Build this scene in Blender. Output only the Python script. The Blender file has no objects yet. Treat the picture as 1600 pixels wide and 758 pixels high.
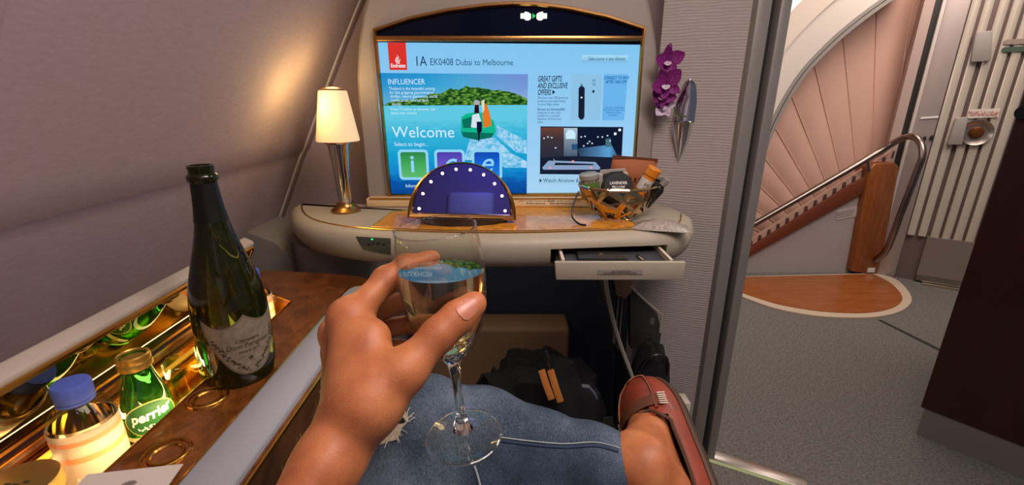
import bpy, bmesh, math, random
import numpy as np
from mathutils import Vector as V, Matrix, Quaternion, noise as mnoise
from mathutils.bvhtree import BVHTree

# ---------------------------------------------------------------- camera, world, lights, exposure
SC = bpy.context.scene
COL = SC.collection
R_ = math.radians
cam_data = bpy.data.cameras.new('camera')
cam = bpy.data.objects.new('camera', cam_data); COL.objects.link(cam)
cam.location = (0, 0, 1.12); cam.rotation_euler = (R_(72.3), 0, 0)
cam_data.sensor_fit = 'HORIZONTAL'; cam_data.sensor_width = 36; cam_data.lens = 15.75
cam_data.clip_start = .01; cam_data.clip_end = 60
SC.camera = cam
w = bpy.data.worlds.new('world'); SC.world = w; w.use_nodes = True
w.node_tree.nodes['Background'].inputs[0].default_value = (.75, .78, 1, 1)
w.node_tree.nodes['Background'].inputs[1].default_value = .12
SC.view_settings.view_transform = 'Standard'; SC.view_settings.look = 'None'
SC.view_settings.exposure = 0; SC.view_settings.gamma = 1; SC.view_settings.use_curve_mapping = False

def lamp(name, kind, loc, power, col, size=.2, target=None, size_y=None, spot=60, blend=.6):
    d = bpy.data.lights.new(name, kind); d.energy = power; d.color = col
    if kind == 'AREA':
        d.size = size
        if size_y: d.shape = 'RECTANGLE'; d.size_y = size_y
    else: d.shadow_soft_size = size
    if kind == 'SPOT': d.spot_size = R_(spot); d.spot_blend = blend
    o = bpy.data.objects.new(name, d); COL.objects.link(o); o.location = loc
    if target is not None: o.rotation_euler = (V(target) - V(loc)).to_track_quat('-Z', 'Y').to_euler()
    return o
lamp('suite_ceiling_light', 'AREA', (.1, .1, 1.93), 22, (1, .85, .78), .9, (.0, .35, 0), .9)
lamp('aisle_ceiling_light', 'AREA', (1.9, 1.5, 2.38), 46, (1, .88, .80), 1.6, (2.0, 2.2, 0), 1.2)
lamp('stairwell_light', 'AREA', (2.2, 2.5, 2.2), 9, (1, .86, .78), .6, (2.0, 3.2, .9), .3)
lamp('desk_downlight', 'SPOT', (.1, .95, 1.90), 44, (1, .68, .34), .02, (.18, 1.06, .8), 42, .8)
lamp('seat_reading_light', 'SPOT', (-.42, -.25, 1.55), 8.5, (1, .60, .30), .05, (.0, .5, .7), 75, .9)
lamp('footwell_fill_light', 'AREA', (-.05, 1.16, .752), .30, (1, .86, .76), .5, (-.05, 1.28, 0), .08)  # unseen fill added under the desk to lift the dark footwell
lamp('sidewall_fill_light', 'AREA', (.30, .35, 1.90), 11, (1, .84, .83), .35, (-.6, .55, .95), .9)  # unseen fill added overhead to brighten the sloping side wall
lamp('stair_glint_fill', 'POINT', (.95, 2.35, 1.25), 6, (1, .88, .78), .04)  # unseen point light added to streak highlights along the fan seams
lamp('rear_mood_light', 'AREA', (.1, -.55, 1.90), 4, (.28, .28, 1), .5, (.1, -.95, 1.3), .1)

# ---------------------------------------------------------------- material helpers
MATS = {}
def srgb(c):
    if isinstance(c, str):
        c = tuple(int(c[i:i+2], 16)/255 for i in (0, 2, 4))
    return tuple((x/12.92 if x <= .04045 else ((x+.055)/1.055)**2.4) for x in c) + (1,)
class NT:
    def __init__(s, name):
        s.m = bpy.data.materials.new(name); s.m.use_nodes = True
        s.t = s.m.node_tree; s.b = s.t.nodes['Principled BSDF']; s.out = s.t.nodes['Material Output']
    def n(s, kind, **kw):
        n = s.t.nodes.new(kind)
        for k, v in kw.items():
            if k.startswith('_'): setattr(n, k[1:], v)
            else: n.inputs[k.replace('_', ' ')].default_value = v
        return n
    def l(s, a, b): s.t.links.new(a, b)
def mat(name, col, rough=.5, metal=0, noise=None, bump=None, wave=None, coat=0, sss=0, spec=.5, trans=0, ior=1.45, alpha=1, stretch=(1, 1, 1), sheen=0):
    """noise=(scale, colour2, lo, hi, distortion); bump=(scale, strength, distance); wave=(scale, distortion, strength, direction)"""
    if name in MATS: return MATS[name]
    k = NT(name); b = k.b
    b.inputs['Base Color'].default_value = srgb(col); b.inputs['Roughness'].default_value = rough
    b.inputs['Metallic'].default_value = metal; b.inputs['Coat Weight'].default_value = coat; b.inputs['Coat Roughness'].default_value = .05
    b.inputs['Specular IOR Level'].default_value = spec; b.inputs['Transmission Weight'].default_value = trans
    b.inputs['IOR'].default_value = ior; b.inputs['Alpha'].default_value = alpha
    b.inputs['Sheen Weight'].default_value = sheen
    if sss:
        b.inputs['Subsurface Weight'].default_value = sss; b.inputs['Subsurface Radius'].default_value = (1, .35, .2)
        b.inputs['Subsurface Scale'].default_value = .006
    co = None
    if noise or bump or wave:
        tc = k.n('ShaderNodeTexCoord'); mp = k.n('ShaderNodeMapping'); mp.inputs['Scale'].default_value = stretch
        k.l(tc.outputs['Object'], mp.inputs['Vector']); co = mp.outputs['Vector']
    if noise:
        sc_, c2, lo, hi, dist = noise
        nz = k.n('ShaderNodeTexNoise', Scale=sc_, Detail=6, Roughness=.65, Distortion=dist); k.l(co, nz.inputs['Vector'])
        cr = k.n('ShaderNodeValToRGB'); k.l(nz.outputs['Fac'], cr.inputs[0])
        cr.color_ramp.elements[0].position = lo; cr.color_ramp.elements[0].color = srgb(col)
        cr.color_ramp.elements[1].position = hi; cr.color_ramp.elements[1].color = srgb(c2)
        k.l(cr.outputs[0], b.inputs['Base Color'])
    if bump or wave:
        bp = k.n('ShaderNodeBump')
        if wave:
            wv = k.n('ShaderNodeTexWave', Scale=wave[0], Distortion=wave[1], Detail=2); wv.inputs['Detail Scale'].default_value = 1.5
            wv.bands_direction = wave[3]; k.l(co, wv.inputs['Vector']); k.l(wv.outputs['Fac'], bp.inputs['Height'])
            bp.inputs['Strength'].default_value = wave[2]; bp.inputs['Distance'].default_value = .002
        else:
            nb = k.n('ShaderNodeTexNoise', Scale=bump[0], Detail=4); k.l(co, nb.inputs['Vector']); k.l(nb.outputs['Fac'], bp.inputs['Height'])
            bp.inputs['Strength'].default_value = bump[1]; bp.inputs['Distance'].default_value = bump[2]
        k.l(bp.outputs[0], b.inputs['Normal'])
    MATS[name] = k.m
    return k.m
def emit(name, col, strength=1.0):
    if name in MATS: return MATS[name]
    k = NT(name); e = k.n('ShaderNodeEmission', Color=srgb(col), Strength=strength); k.l(e.outputs[0], k.out.inputs[0])
    MATS[name] = k.m; return k.m
def lcd(name, build, strength=1.0, gloss=True):
    """a lit display surface: build(k, coords) returns a colour socket"""
    k = NT(name); tc = k.n('ShaderNodeTexCoord'); c = build(k, tc.outputs['Generated'])
    e = k.n('ShaderNodeEmission', Strength=strength); k.l(c, e.inputs[0]); k.l(e.outputs[0], k.out.inputs[0])
    MATS[name] = k.m; return k.m
def thin_glass(name, tint='ffffff', rough=.0, ior=1.45):
    if name in MATS: return MATS[name]
    k = NT(name); lw = k.n('ShaderNodeLayerWeight', Blend=.5); pw = k.n('ShaderNodeMath', _operation='POWER'); k.l(lw.outputs['Facing'], pw.inputs[0]); pw.inputs[1].default_value = 4
    f = k.n('ShaderNodeMath', _operation='MULTIPLY_ADD'); k.l(pw.outputs[0], f.inputs[0]); f.inputs[1].default_value = .55; f.inputs[2].default_value = ((ior-1)/(ior+1))**2*.8
    t = k.n('ShaderNodeBsdfTransparent', Color=srgb(tint)); g = k.n('ShaderNodeBsdfGlossy', Roughness=rough)
    x = k.n('ShaderNodeMixShader'); k.l(f.outputs[0], x.inputs[0]); k.l(t.outputs[0], x.inputs[1]); k.l(g.outputs[0], x.inputs[2]); k.l(x.outputs[0], k.out.inputs[0])
    MATS[name] = k.m; return k.m

# ---------------------------------------------------------------- mesh helpers
WM = {}
def wm(o): return WM[o.name] if o is not None else Matrix.Identity(4)
def frame(o, z, x=None):
    z = V(z).normalized(); x = V(x if x is not None else ((1, 0, 0) if abs(z.x) < .9 else (0, 1, 0)))
    x = (x - z * x.dot(z)).normalized(); y = z.cross(x)
    m = Matrix((x, y, z)).transposed().to_4x4(); m.translation = V(o); return m
class MB:
    def __init__(s): s.bm = bmesh.new()
    def add(s, vs, fs):
        b = [s.bm.verts.new(v) for v in vs]
        for f in fs:
            try: s.bm.faces.new([b[i] for i in f])
            except ValueError: pass
        return s
    def box(s, c, size, M=None, bevel=0, seg=2):
        t = bmesh.new(); bmesh.ops.create_cube(t, size=1)
        for v in t.verts: v.co = V((v.co.x*size[0], v.co.y*size[1], v.co.z*size[2]))
        if bevel: bmesh.ops.bevel(t, geom=list(t.edges), offset=bevel, segments=seg, affect='EDGES', profile=.5)
        X = Matrix.Translation(V(c)) if M is None else M @ Matrix.Translation(V(c))
        return s._merge(t, X)
    def _merge(s, t, X):
        t.verts.ensure_lookup_table(); t.verts.index_update()
        vs = [X @ v.co for v in t.verts]; fs = [[v.index for v in f.verts] for f in t.faces]
        t.free(); return s.add(vs, fs)
    def b2(s, lo, hi, bevel=0, seg=2):
        lo, hi = V(lo), V(hi); return s.box((lo+hi)/2, hi-lo, None, bevel, seg)
    def prism(s, pts, d, bevel=0, seg=2):
        """closed planar polygon of 3d points pushed along vector d"""
        t = bmesh.new(); n = len(pts); d = V(d)
        a = [t.verts.new(V(p)) for p in pts]; b = [t.verts.new(V(p)+d) for p in pts]
        t.faces.new(a); t.faces.new(b[::-1])
        for i in range(n): t.faces.new((a[i], b[i], b[(i+1) % n], a[(i+1) % n]))
        bmesh.ops.recalc_face_normals(t, faces=list(t.faces))
        if bevel: bmesh.ops.bevel(t, geom=list(t.edges), offset=bevel, segments=seg, affect='EDGES', profile=.5)
        bmesh.ops.triangulate(t, faces=[f for f in t.faces if len(f.verts) > 4])
        return s._merge(t, Matrix.Identity(4))
    def rings(s, rr, cap0=True, cap1=True, closed=True, loop=False):
        n = len(rr[0]); vs = [V(p) for r in rr for p in r]; fs = []
        m = len(rr)
        for i in range(m if loop else m-1):
            for j in range(n if closed else n-1):
                a, b = i*n+j, i*n+(j+1) % n; c, d = ((i+1) % m)*n+(j+1) % n, ((i+1) % m)*n+j
                fs.append((a, b, c, d))
        if not loop:
            if cap0: fs.append(tuple(range(n))[::-1])
            if cap1: fs.append(tuple((m-1)*n+j for j in range(n)))
        return s.add(vs, fs)
    def lathe(s, prof, M=None, n=28, a0=0, a1=2*math.pi, cap0=False, cap1=False):
        M = M or Matrix.Identity(4); full = abs(a1-a0-2*math.pi) < 1e-6; k = n if full else n+1; rr = []
        for r, z in prof:
            rr.append([M @ V((r*math.cos(a0+(a1-a0)*i/n), r*math.sin(a0+(a1-a0)*i/n), z)) for i in range(k)])
        return s.rings(rr, cap0, cap1, full)
    def tube(s, pts, r, n=8, closed=False, flat=1, up=None):
        pts = [V(p) for p in pts]; m = len(pts); rr = []; pn = None
        for i in range(m):
            if closed: t = pts[(i+1) % m]-pts[i-1]
            else: t = pts[min(i+1, m-1)]-pts[max(i-1, 0)]
            t.normalize()
            if pn is None: pn = V(up) if up is not None else (V((0, 0, 1)) if abs(t.z) < .8 else V((1, 0, 0)))
            pn = (pn - t*pn.dot(t)).normalized(); bn = t.cross(pn)
            q = r[i] if isinstance(r, (list, tuple)) else r
            rr.append([pts[i] + (pn*math.cos(2*math.pi*j/n)*flat + bn*math.sin(2*math.pi*j/n))*q for j in range(n)])
        return s.rings(rr, True, True, True, closed)
    def ball(s, c, r, sc=(1, 1, 1), n=12, M=None):
        pr = [(math.sin(math.pi*i/n)*1., -math.cos(math.pi*i/n)) for i in range(n+1)]
        X = (M or Matrix.Identity(4)) @ Matrix.Translation(V(c)) @ Matrix.Diagonal((r*sc[0], r*sc[1], r*sc[2], 1))
        pr[0] = (1e-4, -1); pr[-1] = (1e-4, 1)
        return s.lathe(pr, X, n*2, cap0=True, cap1=True)
    def build(s, name, m, parent=None, smooth=40, local=False):
        bmesh.ops.remove_doubles(s.bm, verts=list(s.bm.verts), dist=1e-6)
        bmesh.ops.recalc_face_normals(s.bm, faces=list(s.bm.faces))
        me = bpy.data.meshes.new(name)
        if parent is not None and not local: s.bm.transform(wm(parent).inverted())
        s.bm.to_mesh(me); s.bm.free()
        return link(name, me, m, parent, smooth)
def link(name, me, m, parent=None, smooth=40):
    if smooth and len(me.polygons):
        me.polygons.foreach_set('use_smooth', [True]*len(me.polygons)); me.set_sharp_from_angle(angle=R_(smooth))
    o = bpy.data.objects.new(name, me); COL.objects.link(o)
    for x in (m if isinstance(m, (list, tuple)) else [m]): me.materials.append(x)
    if parent is not None: o.parent = parent
    WM[o.name] = wm(parent) if parent is not None else Matrix.Identity(4)
    return o
def tag(o, label=None, cat=None, group=None, kind=None):
    if label: o['label'] = label
    if cat: o['category'] = cat
    if group: o['group'] = group
    if kind: o['kind'] = kind
    return o
def thing(name, label, cat, loc=(0, 0, 0), rot=(0, 0, 0), group=None, M=None):
    o = bpy.data.objects.new(name, None); COL.objects.link(o); o.empty_display_size = .02
    if M is None: M = Matrix.LocRotScale(V(loc), __import__('mathutils').Euler(rot), None)
    o.location = M.to_translation(); o.rotation_euler = M.to_euler()
    WM[o.name] = M.copy()
    return tag(o, label, cat, group)
def struct(name, label, mb, m, parent=None, smooth=40, cat='setting'):
    o = mb.build(name, m, parent, smooth)
    if parent is None: tag(o, label, cat, None, 'structure')
    return o
def text(s, size, M, m, name, parent, align='LEFT', sx=1, shear=0, ext=.0002, wrap=None, bold=0, res=3):
    """flat lettering as a mesh; M maps the text plane (x right, y up) into the world; wrap(v) bends it"""
    c = bpy.data.curves.new('t', 'FONT'); c.body = s; c.size = size; c.align_x = align; c.shear = shear; c.extrude = ext if not wrap else 0
    c.offset = bold; c.resolution_u = res
    t = bpy.data.objects.new('t', c); COL.objects.link(t)
    dg = bpy.context.evaluated_depsgraph_get(); me = bpy.data.meshes.new_from_object(t.evaluated_get(dg))
    bpy.data.objects.remove(t); bpy.data.curves.remove(c); me.materials.clear()
    P = wm(parent).inverted()
    for v in me.vertices:
        q = V((v.co.x*sx, v.co.y, v.co.z)); v.co = P @ (wrap(q) if wrap else M @ q)
    me.name = name
    return link(name, me, m, parent, 0)
def carve(o, mbs):
    """boolean-subtract the closed meshes in mbs from o (world coordinates, o unparented or at identity)"""
    cs = []
    for mb in mbs:
        c = mb.build('cut', [], None, 0); cs.append(c)
        md = o.modifiers.new('b', 'BOOLEAN'); md.object = c; md.operation = 'DIFFERENCE'; md.solver = 'EXACT'
    dg = bpy.context.evaluated_depsgraph_get(); me = bpy.data.meshes.new_from_object(o.evaluated_get(dg))
    o.modifiers.clear(); old = o.data; o.data = me; me.name = old.name
    for c in cs:
        d = c.data; bpy.data.objects.remove(c); bpy.data.meshes.remove(d)
    me.polygons.foreach_set('use_smooth', [True]*len(me.polygons)); me.set_sharp_from_angle(angle=R_(35))
    return o
def adopt(o, par): o.data.transform(wm(par).inverted() @ wm(o)); o.parent = par; WM[o.name] = wm(par)
def spline(pts, n=6, closed=False):
    pts = [V(p) for p in pts]; m = len(pts); out = []
    for i in range(m if closed else m-1):
        if closed: a, b, c, d = pts[i-1], pts[i], pts[(i+1) % m], pts[(i+2) % m]
        else: a, b, c, d = pts[max(i-1, 0)], pts[i], pts[i+1], pts[min(i+2, m-1)]
        for j in range(n):
            t = j/n; out.append(.5*((2*b)+(c-a)*t+(2*a-5*b+4*c-d)*t*t+(3*b-a-3*c+d)*t**3))
    if not closed: out.append(pts[-1])
    return out
def dup(root, M, label=None, group=None):
    r = root.copy(); COL.objects.link(r); r.location = M.to_translation(); r.rotation_euler = M.to_euler(); WM[r.name] = M
    if label: r['label'] = label
    if group: r['group'] = group
    for ch in root.children:
        c = ch.copy(); COL.objects.link(c); c.parent = r
        for g in ch.children:
            d = g.copy(); COL.objects.link(d); d.parent = c
    return r

# ---------------------------------------------------------------- palette
BRASS = mat('polished_brass', 'd9a24a', .24, 1)
GOLD = mat('satin_gold', 'b8894e', .26, 1)
CHROME = mat('chrome', 'd8d2cc', .07, 1)
STEEL = mat('brushed_steel', 'a8a09a', .3, 1)
LEATHER = mat('beige_shell', 'a89e8a', .45, 0, bump=(900, .12, .0006))
SHELL = mat('warm_grey_shell', '9b9187', .55, 0, bump=(700, .1, .0006))
PAD = mat('pale_grey_leather', '98999f', .5, 0, bump=(420, .25, .0008))
BURL = mat('burl_veneer', 'e09a34', .22, 0, noise=(26, 'a05c18', .38, .78, 2.2), coat=.22, spec=.35, stretch=(1, .8, 1))
BURLD = mat('dark_burl_veneer', '80491f', .25, 0, noise=(20, '40220d', .36, .74, 2.0), coat=.7, stretch=(1, .6, 1))
DARK = mat('dark_navy_lining', '2c3140', .8)
BLACK = mat('black_plastic', '0e0e10', .4)
BLACKF = mat('black_cloth', '0b0b0d', .9, bump=(300, .3, .001))
CREAM = mat('cream_plastic', 'd2c6b2', .5)
WHITE = mat('white_print', 'e8e4dc', .6)
INK = mat('dark_ink', '1c1a18', .6)

# ================================================================ SETTING
CARPET = mat('grey_carpet', '84807a', .95, 0, noise=(130, '56544f', .35, .68, .4), bump=(200, .9, .004), spec=.1)
FABRIC_L = mat('mauve_wall_fabric', 'a59294', .85, 0, noise=(90, '9b8888', .3, .7, .5), bump=(160, .08, .001), stretch=(1, .5, 2), spec=.2)
FABRIC_R = mat('ribbed_wall_fabric', 'aca39c', .9, 0, wave=(27, 3.5, .42, 'Z'), spec=.2, stretch=(.5, .5, 1.6))
mb = MB(); mb.b2((-1.1, -.9, -.05), (4.2, 4.2, 0)); floor = struct('floor', 'grey speckled aisle carpet running past the suite door to the stairs', mb, CARPET)
# joint in the carpet and the door sill
mb = MB(); mb.prism([(1.9483,2.1499,0.0005),(1.9688,2.1499,0.0005),(2.0193,1.8376,0.0005),(1.9954,1.8376,0.0005)], (0, 0, .001)); mb.build('carpet_joint', mat('joint_dark', '2b2a2a', .9), floor)
# curved cabin side wall, one profile swept along the cabin
prof = [(-.86, .0), (-.85, .30), (-.80, .62), (-.752, .72), (-.70, .825), (-.642, .945), (-.630, .968), (-.622, .975), (-.600, 1.02), (-.545, 1.13), (-.48, 1.255), (-.40, 1.40), (-.30, 1.56), (-.16, 1.74), (.0, 1.88), (.2, 1.97)]
mb = MB(); ys = [-.9, -.5, 0, .3, .6, .9, 1.2, 1.45]
mb.rings([[(x, y, z) for x, z in prof] for y in ys], False, False, False)
wl = struct('wall_left', 'curved mauve grey cabin side wall sloping inward above the minibar', mb, FABRIC_L, smooth=30)
# pale seam strip down the side wall and the darker panel joint near the camera
def wallx(z):
    for (x0, z0), (x1, z1) in zip(prof, prof[1:]):
        if z0 <= z <= z1: return x0+(x1-x0)*(z-z0)/(z1-z0)
    return prof[-1][0]
SEAM = mat('seam_strip', 'bdb0a8', .6)
mb = MB(); zz = [.60+i*.05 for i in range(20)]
for y, wd, h in ((1.36, .010, .004),):
    mb.rings([[(wallx(z)-.002, y-wd, z), (wallx(z)+h, y-wd*.6, z), (wallx(z)+h, y+wd*.6, z), (wallx(z)-.002, y+wd, z)] for z in zz], True, True, False)
mb.build('seam_strip', SEAM, wl)
mb = MB()
mb.rings([[(wallx(z)-.002, .475, z), (wallx(z)+.003, .482, z), (wallx(z)+.003, .492, z), (wallx(z)-.002, .500, z)] for z in [.99+i*.05 for i in range(14)]], True, True, False)
mb.build('seam_strip', FABRIC_L, wl)
# suite ceiling and the partition behind the screen
mb = MB(); mb.b2((-.4, -.9, 1.97), (.66, 1.45, 2.0)); struct('ceiling', 'pale suite ceiling above the seat', mb, mat('ceiling_white', 'b5aca6', .8))
mb = MB(); mb.b2((-.95, 1.40, 0), (.62, 1.45, 2.0)); struct('wall_front', 'shadowed front partition behind the screen surround', mb, FABRIC_L)
mb = MB(); mb.b2((-.95, -.95, 0), (.62, -.90, 2.0)); struct('wall_back', 'rear partition behind the seat', mb, FABRIC_L)
# ribbed fabric wall on the right, slanting from the surround out to the door post
A, B = V((.385, 1.262, 0)), V((.588, 1.196, 0)); nrm = V((.31, .951, 0))
mb = MB(); mb.prism([A, B, B+nrm*.03, A+nrm*.03], (0, 0, 1.99)); wr = struct('wall_right', 'ribbed grey fabric wall between the screen surround and the door post', mb, FABRIC_R)
# door post: light edge, dark slot, pale outer jamb, gold latch
POST = mat('post_grey', '8f8a84', .45, .2); SLOT = mat('slot_dark', '24211f', .7)
ps = thing('door_post', 'grey sliding door post with dark slot and small gold latch at the suite doorway', 'door post', (.61, 1.20, 0)); ps['kind'] = 'structure'; del ps['category']
mb = MB(); mb.b2((.578, 1.172, 0), (.612, 1.215, 1.99), .004); mb.build('inner_jamb', POST, ps)
mb = MB(); mb.b2((.612, 1.20, 0), (.632, 1.235, 1.99)); mb.build('door_slot', SLOT, ps)
mb = MB(); mb.b2((.632, 1.172, 0), (.660, 1.235, 1.99), .006); mb.build('outer_jamb', POST, ps)
mb = MB(); c = V((0.5973,1.185,0.6908))
mb.tube([c+V((math.sin(a)*.011-.004, -.004+.002*math.cos(a), math.cos(a)*.024)) for a in [i*2*math.pi/16 for i in range(16)]], .0032, 6, True)
mb.build('latch', BRASS, ps)
mb = MB(); mb.box(c+V((0, .012, 0)), (.016, .012, .055), None, .004); mb.build('latch_recess', mat('latch_well', '5a4630', .5, .5), ps)
# sill on the floor continuing the doorway, with a yellow glow strip
s0, s1 = V((0.6252,1.1841,0)), V((0.8869,1.0532,0)); d = (s1-s0).normalized(); q = V((-d.y, d.x, 0))
mb = MB(); mb.prism([s0+q*.0, s1+q*.0, s1+q*.045, s0+q*.045], (0, 0, .008), .002); sill = struct('trim_sill', 'grey metal sill across the suite doorway with thin yellow glow strip', mb, STEEL)
mb = MB(); mb.prism([s0-q*.007, s1-q*.007, s1-q*.001, s0-q*.001], (0, 0, .007)); mb.build('glow_strip', emit('photolum', 'c4c48c', .55), sill)

# ================================================================ SCREEN SURROUND AND SCREEN
SYY = 1.24
def arch(hw, z0, zs, b, n=22):
    """arched outline in the XZ plane: straight to zs, then a half ellipse of height b"""
    return [(-hw, z0)] + [(-hw*math.cos(math.pi*i/n), zs+b*math.sin(math.pi*i/n)) for i in range(n+1)] + [(hw, z0)]
sur = thing('screen_surround', 'arched warm grey shell housing the big screen above the desk', 'screen surround', (-.012, 1.30, .83))
mb = MB(); prof_o = arch(.402, .83, 1.10, .56)
rows = []
for (sx, yy) in ((1.0, 1.394), (1.0, 1.275), (.992, 1.256), (.975, 1.249), (.93, 1.248)):
    rows.append([(x*sx-.012, yy, .83+(z-.83)*(1-(1-sx)*.8)) for x, z in prof_o])
mb.rings(rows, True, True, True); shell_ = mb.build('shell', SHELL, None, 30)
# gold framed screen: the frame follows an arched header panel over the display
scr = thing('entertainment_screen', 'large gold framed seat screen showing a blue welcome page and arched dark header', 'screen', (-.003, SYY, 1.08))
header = [(-0.3502,1.24,1.29),(-0.2563,1.24,1.3178),(-0.1594,1.24,1.3365),(-0.0635,1.24,1.3479),(0,1.24,1.3515),(0.0635,1.24,1.3501),(0.1433,1.24,1.3408),(0.24,1.24,1.3221),(0.3385,1.24,1.2937)]
outer = header + [(0.3358,1.24,1.2619),(0.3419,1.24,0.8622)];  outer += [(-0.3476,1.24,0.8585),(-0.3509,1.24,1.2649)]
ov = [V(p) for p in outer]; cen = V((-.003, SYY, 1.10))
def inset(pts, d):
    out = []; n = len(pts)
    for i in range(n):
        a, b, c = pts[i-1], pts[i], pts[(i+1) % n]
        e1 = (b-a).normalized(); e2 = (c-b).normalized(); n1 = V((e1.z, 0, -e1.x)); n2 = V((e2.z, 0, -e2.x)); m = (n1+n2).normalized()
        out.append(b + m*d/max(.4, m.dot(n1)))
    return out
c_ = MB(); c_.prism([V((p.x, 1.20, p.z)) for p in inset(ov, .0015)], (0, .075, 0)); carve(shell_, [c_]); adopt(shell_, sur)
inn = inset(ov, .010); fr = [inset(ov, -.002), inset(ov, .002), inset(ov, .007), inset(ov, .010), inset(ov, .010)]
offs = (.004, -.010, -.010, -.005, .006)
mb = MB(); mb.rings([[p+V((0, o, 0)) for p in r] for r, o in zip(fr, offs)], False, False, True); mb.build('bezel', GOLD, scr, 30)
mb = MB(); mb.prism([p+V((0, .004, 0)) for p in inset(ov, .008)], (0, .02, 0)); mb.build('back_panel', mat('glass_black', '070d20', .1, 0, spec=.2), scr)
mb = MB(); za, zb = V((0,1.24,1.2738)).z, V((0,1.24,1.2604)).z; xa, xb = V((-0.3506,1.24,1.2678)).x, V((0.336,1.24,1.2678)).x
mb.b2((xa, SYY-.008, zb), (xb, SYY+.003, za), .003); mb.build('frame_bar', GOLD, scr)
# header lettering: seat belt lights
GRN = emit('sign_green', '2fc050', 1.4); LIT = emit('sign_lit', 'f2f6dc', 1.6)
hb = thing('seat_belt_sign', 'lit seat belt symbol of two buckle halves in the dark header', 'sign', (0.0544,1.24,1.3192))
c = V((0.0544,1.24,1.3192)); e = V((0, -.0005, 0))
for s, nm in ((-1, 'buckle_half'), (1, 'buckle_half')):
    q = [(.033, -.006), (.033, .006), (.024, .006), (.022, .010), (.013, .008), (.007, .004), (.007, -.006), (.012, -.010), (.020, -.010), (.024, -.006)]
    mb = MB(); mb.prism([c+e+V((s*x, 0, z)) for x, z in q], (0, -.0006, 0)); mb.build(nm, LIT, hb, 0)
mb = MB(); mb.prism([c+e+V((x, 0, z)) for x, z in ((-.003, -.006), (-.003, .006), (.005, 0))], (0, -.0006, 0)); mb.build('arrow', GRN, hb, 0)

# the display itself
def hx(c): return srgb(c)
def ramp(k, fac, stops):
    r = k.n('ShaderNodeValToRGB'); k.l(fac, r.inputs[0]); el = r.color_ramp.elements
    while len(el) < len(stops): el.new(.5)
    for e_, (p_, c_) in zip(el, stops): e_.position = p_; e_.color = srgb(c_)
    return r.outputs[0]
def sepx(k, co):
    s = k.n('ShaderNodeSeparateXYZ'); k.l(co, s.inputs[0]); return s.outputs
disp = [V(p) for p in [(-0.3507,1.24,1.2589),(0.3357,1.24,1.2529),(0.3398,1.24,0.8658),(-0.3452,1.24,0.8658)]]
mb = MB(); mb.prism([p+V((0, -.0004, 0)) for p in disp], (0, .003, 0))
page = lcd('page_blue', lambda k, co: ramp(k, sepx(k, co)[2], [(0, 'a8d4f2'), (.3, '9acdf2'), (.75, '8cc8f2'), (1, '80c4ee')]))
display = mb.build('display', page, scr, 0)
LAY = [1]
def flat(pts, m, name, parent=None, lay=None):
    LAY[0] += 1; y = -.0008 - .00018*(LAY[0] if lay is None else lay)
    mb = MB(); mb.prism([V(p)+V((0, y, 0)) for p in pts], (0, .0001, 0)); return mb.build(name, m, parent or display, 0)
def stext(s, px, size, m, name, align='LEFT', sx=1, shear=0, lay=20, bold=0):
    p = V(px); M = Matrix(((1, 0, 0, p.x), (0, 0, -1, SYY-.0008-.00018*lay-.0004), (0, 1, 0, p.z), (0, 0, 0, 1)))
    return text(s, size, M, m, name, display, align, sx, shear, .00008, None, bold)
def sky_fn(k, co):
    x, y, z = sepx(k, co); a = ramp(k, x, [(0, '1c86c8'), (.35, '2f9fd0'), (.55, '5cb4d8'), (.8, '8aa0dc'), (1, '9a8cd8')]); b = ramp(k, z, [(0, '8fd0e4'), (.6, '3aa0d4'), (1, '1e88cc')])
    mx = k.n('ShaderNodeMix', _data_type='RGBA'); mx.inputs[0].default_value = .5; k.l(a, mx.inputs[6]); k.l(b, mx.inputs[7]); return mx.outputs[2]
def sea_fn(k, co):
    x, y, z = sepx(k, co); mp = k.n('ShaderNodeMapping'); mp.inputs['Scale'].default_value = (12, 1, 34); k.l(co, mp.inputs[0])
    nz = k.n('ShaderNodeTexNoise', Scale=1.0, Detail=5, Roughness=.6); k.l(mp.outputs[0], nz.inputs['Vector'])
    ma = k.n('ShaderNodeMath', _operation='MULTIPLY_ADD'); k.l(nz.outputs['Fac'], ma.inputs[0]); ma.inputs[1].default_value = .30; k.l(z, ma.inputs[2])
    return ramp(k, ma.outputs[0], [(.10, '083c84'), (.30, '0c56a8'), (.42, '1286cc'), (.62, '18a0d0'), (.85, '38b4da'), (1.0, '60c8e2')])
def isl_fn(k, co):
    mp = k.n('ShaderNodeMapping'); mp.inputs['Scale'].default_value = (26, 1, 7); k.l(co, mp.inputs[0])
    nz = k.n('ShaderNodeTexVoronoi', Scale=1.3); k.l(mp.outputs[0], nz.inputs['Vector'])
    n2 = k.n('ShaderNodeTexNoise', Scale=1.2, Detail=4); k.l(mp.outputs[0], n2.inputs['Vector'])
    ad = k.n('ShaderNodeMath', _operation='MULTIPLY'); k.l(nz.outputs['Distance'], ad.inputs[0]); k.l(n2.outputs['Fac'], ad.inputs[1])
    return ramp(k, ad.outputs[0], [(.04, '8fae3c'), (.18, '4f8432'), (.34, '22501f'), (.5, '0e2c12')])
def foam_fn(k, co):
    mp = k.n('ShaderNodeMapping'); mp.inputs['Scale'].default_value = (8, 1, 8); k.l(co, mp.inputs[0])
    nz = k.n('ShaderNodeTexNoise', Scale=1.1, Detail=6, Roughness=.7); k.l(mp.outputs[0], nz.inputs['Vector'])
    return ramp(k, nz.outputs['Fac'], [(.38, '3fb0dc'), (.5, '8ccbee'), (.62, 'b9dcf2')])
SKY = lcd('picture_sky', sky_fn); SEA = lcd('picture_sea', sea_fn); ISL = lcd('picture_island', isl_fn); FOAM = lcd('picture_foam', foam_fn)
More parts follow.
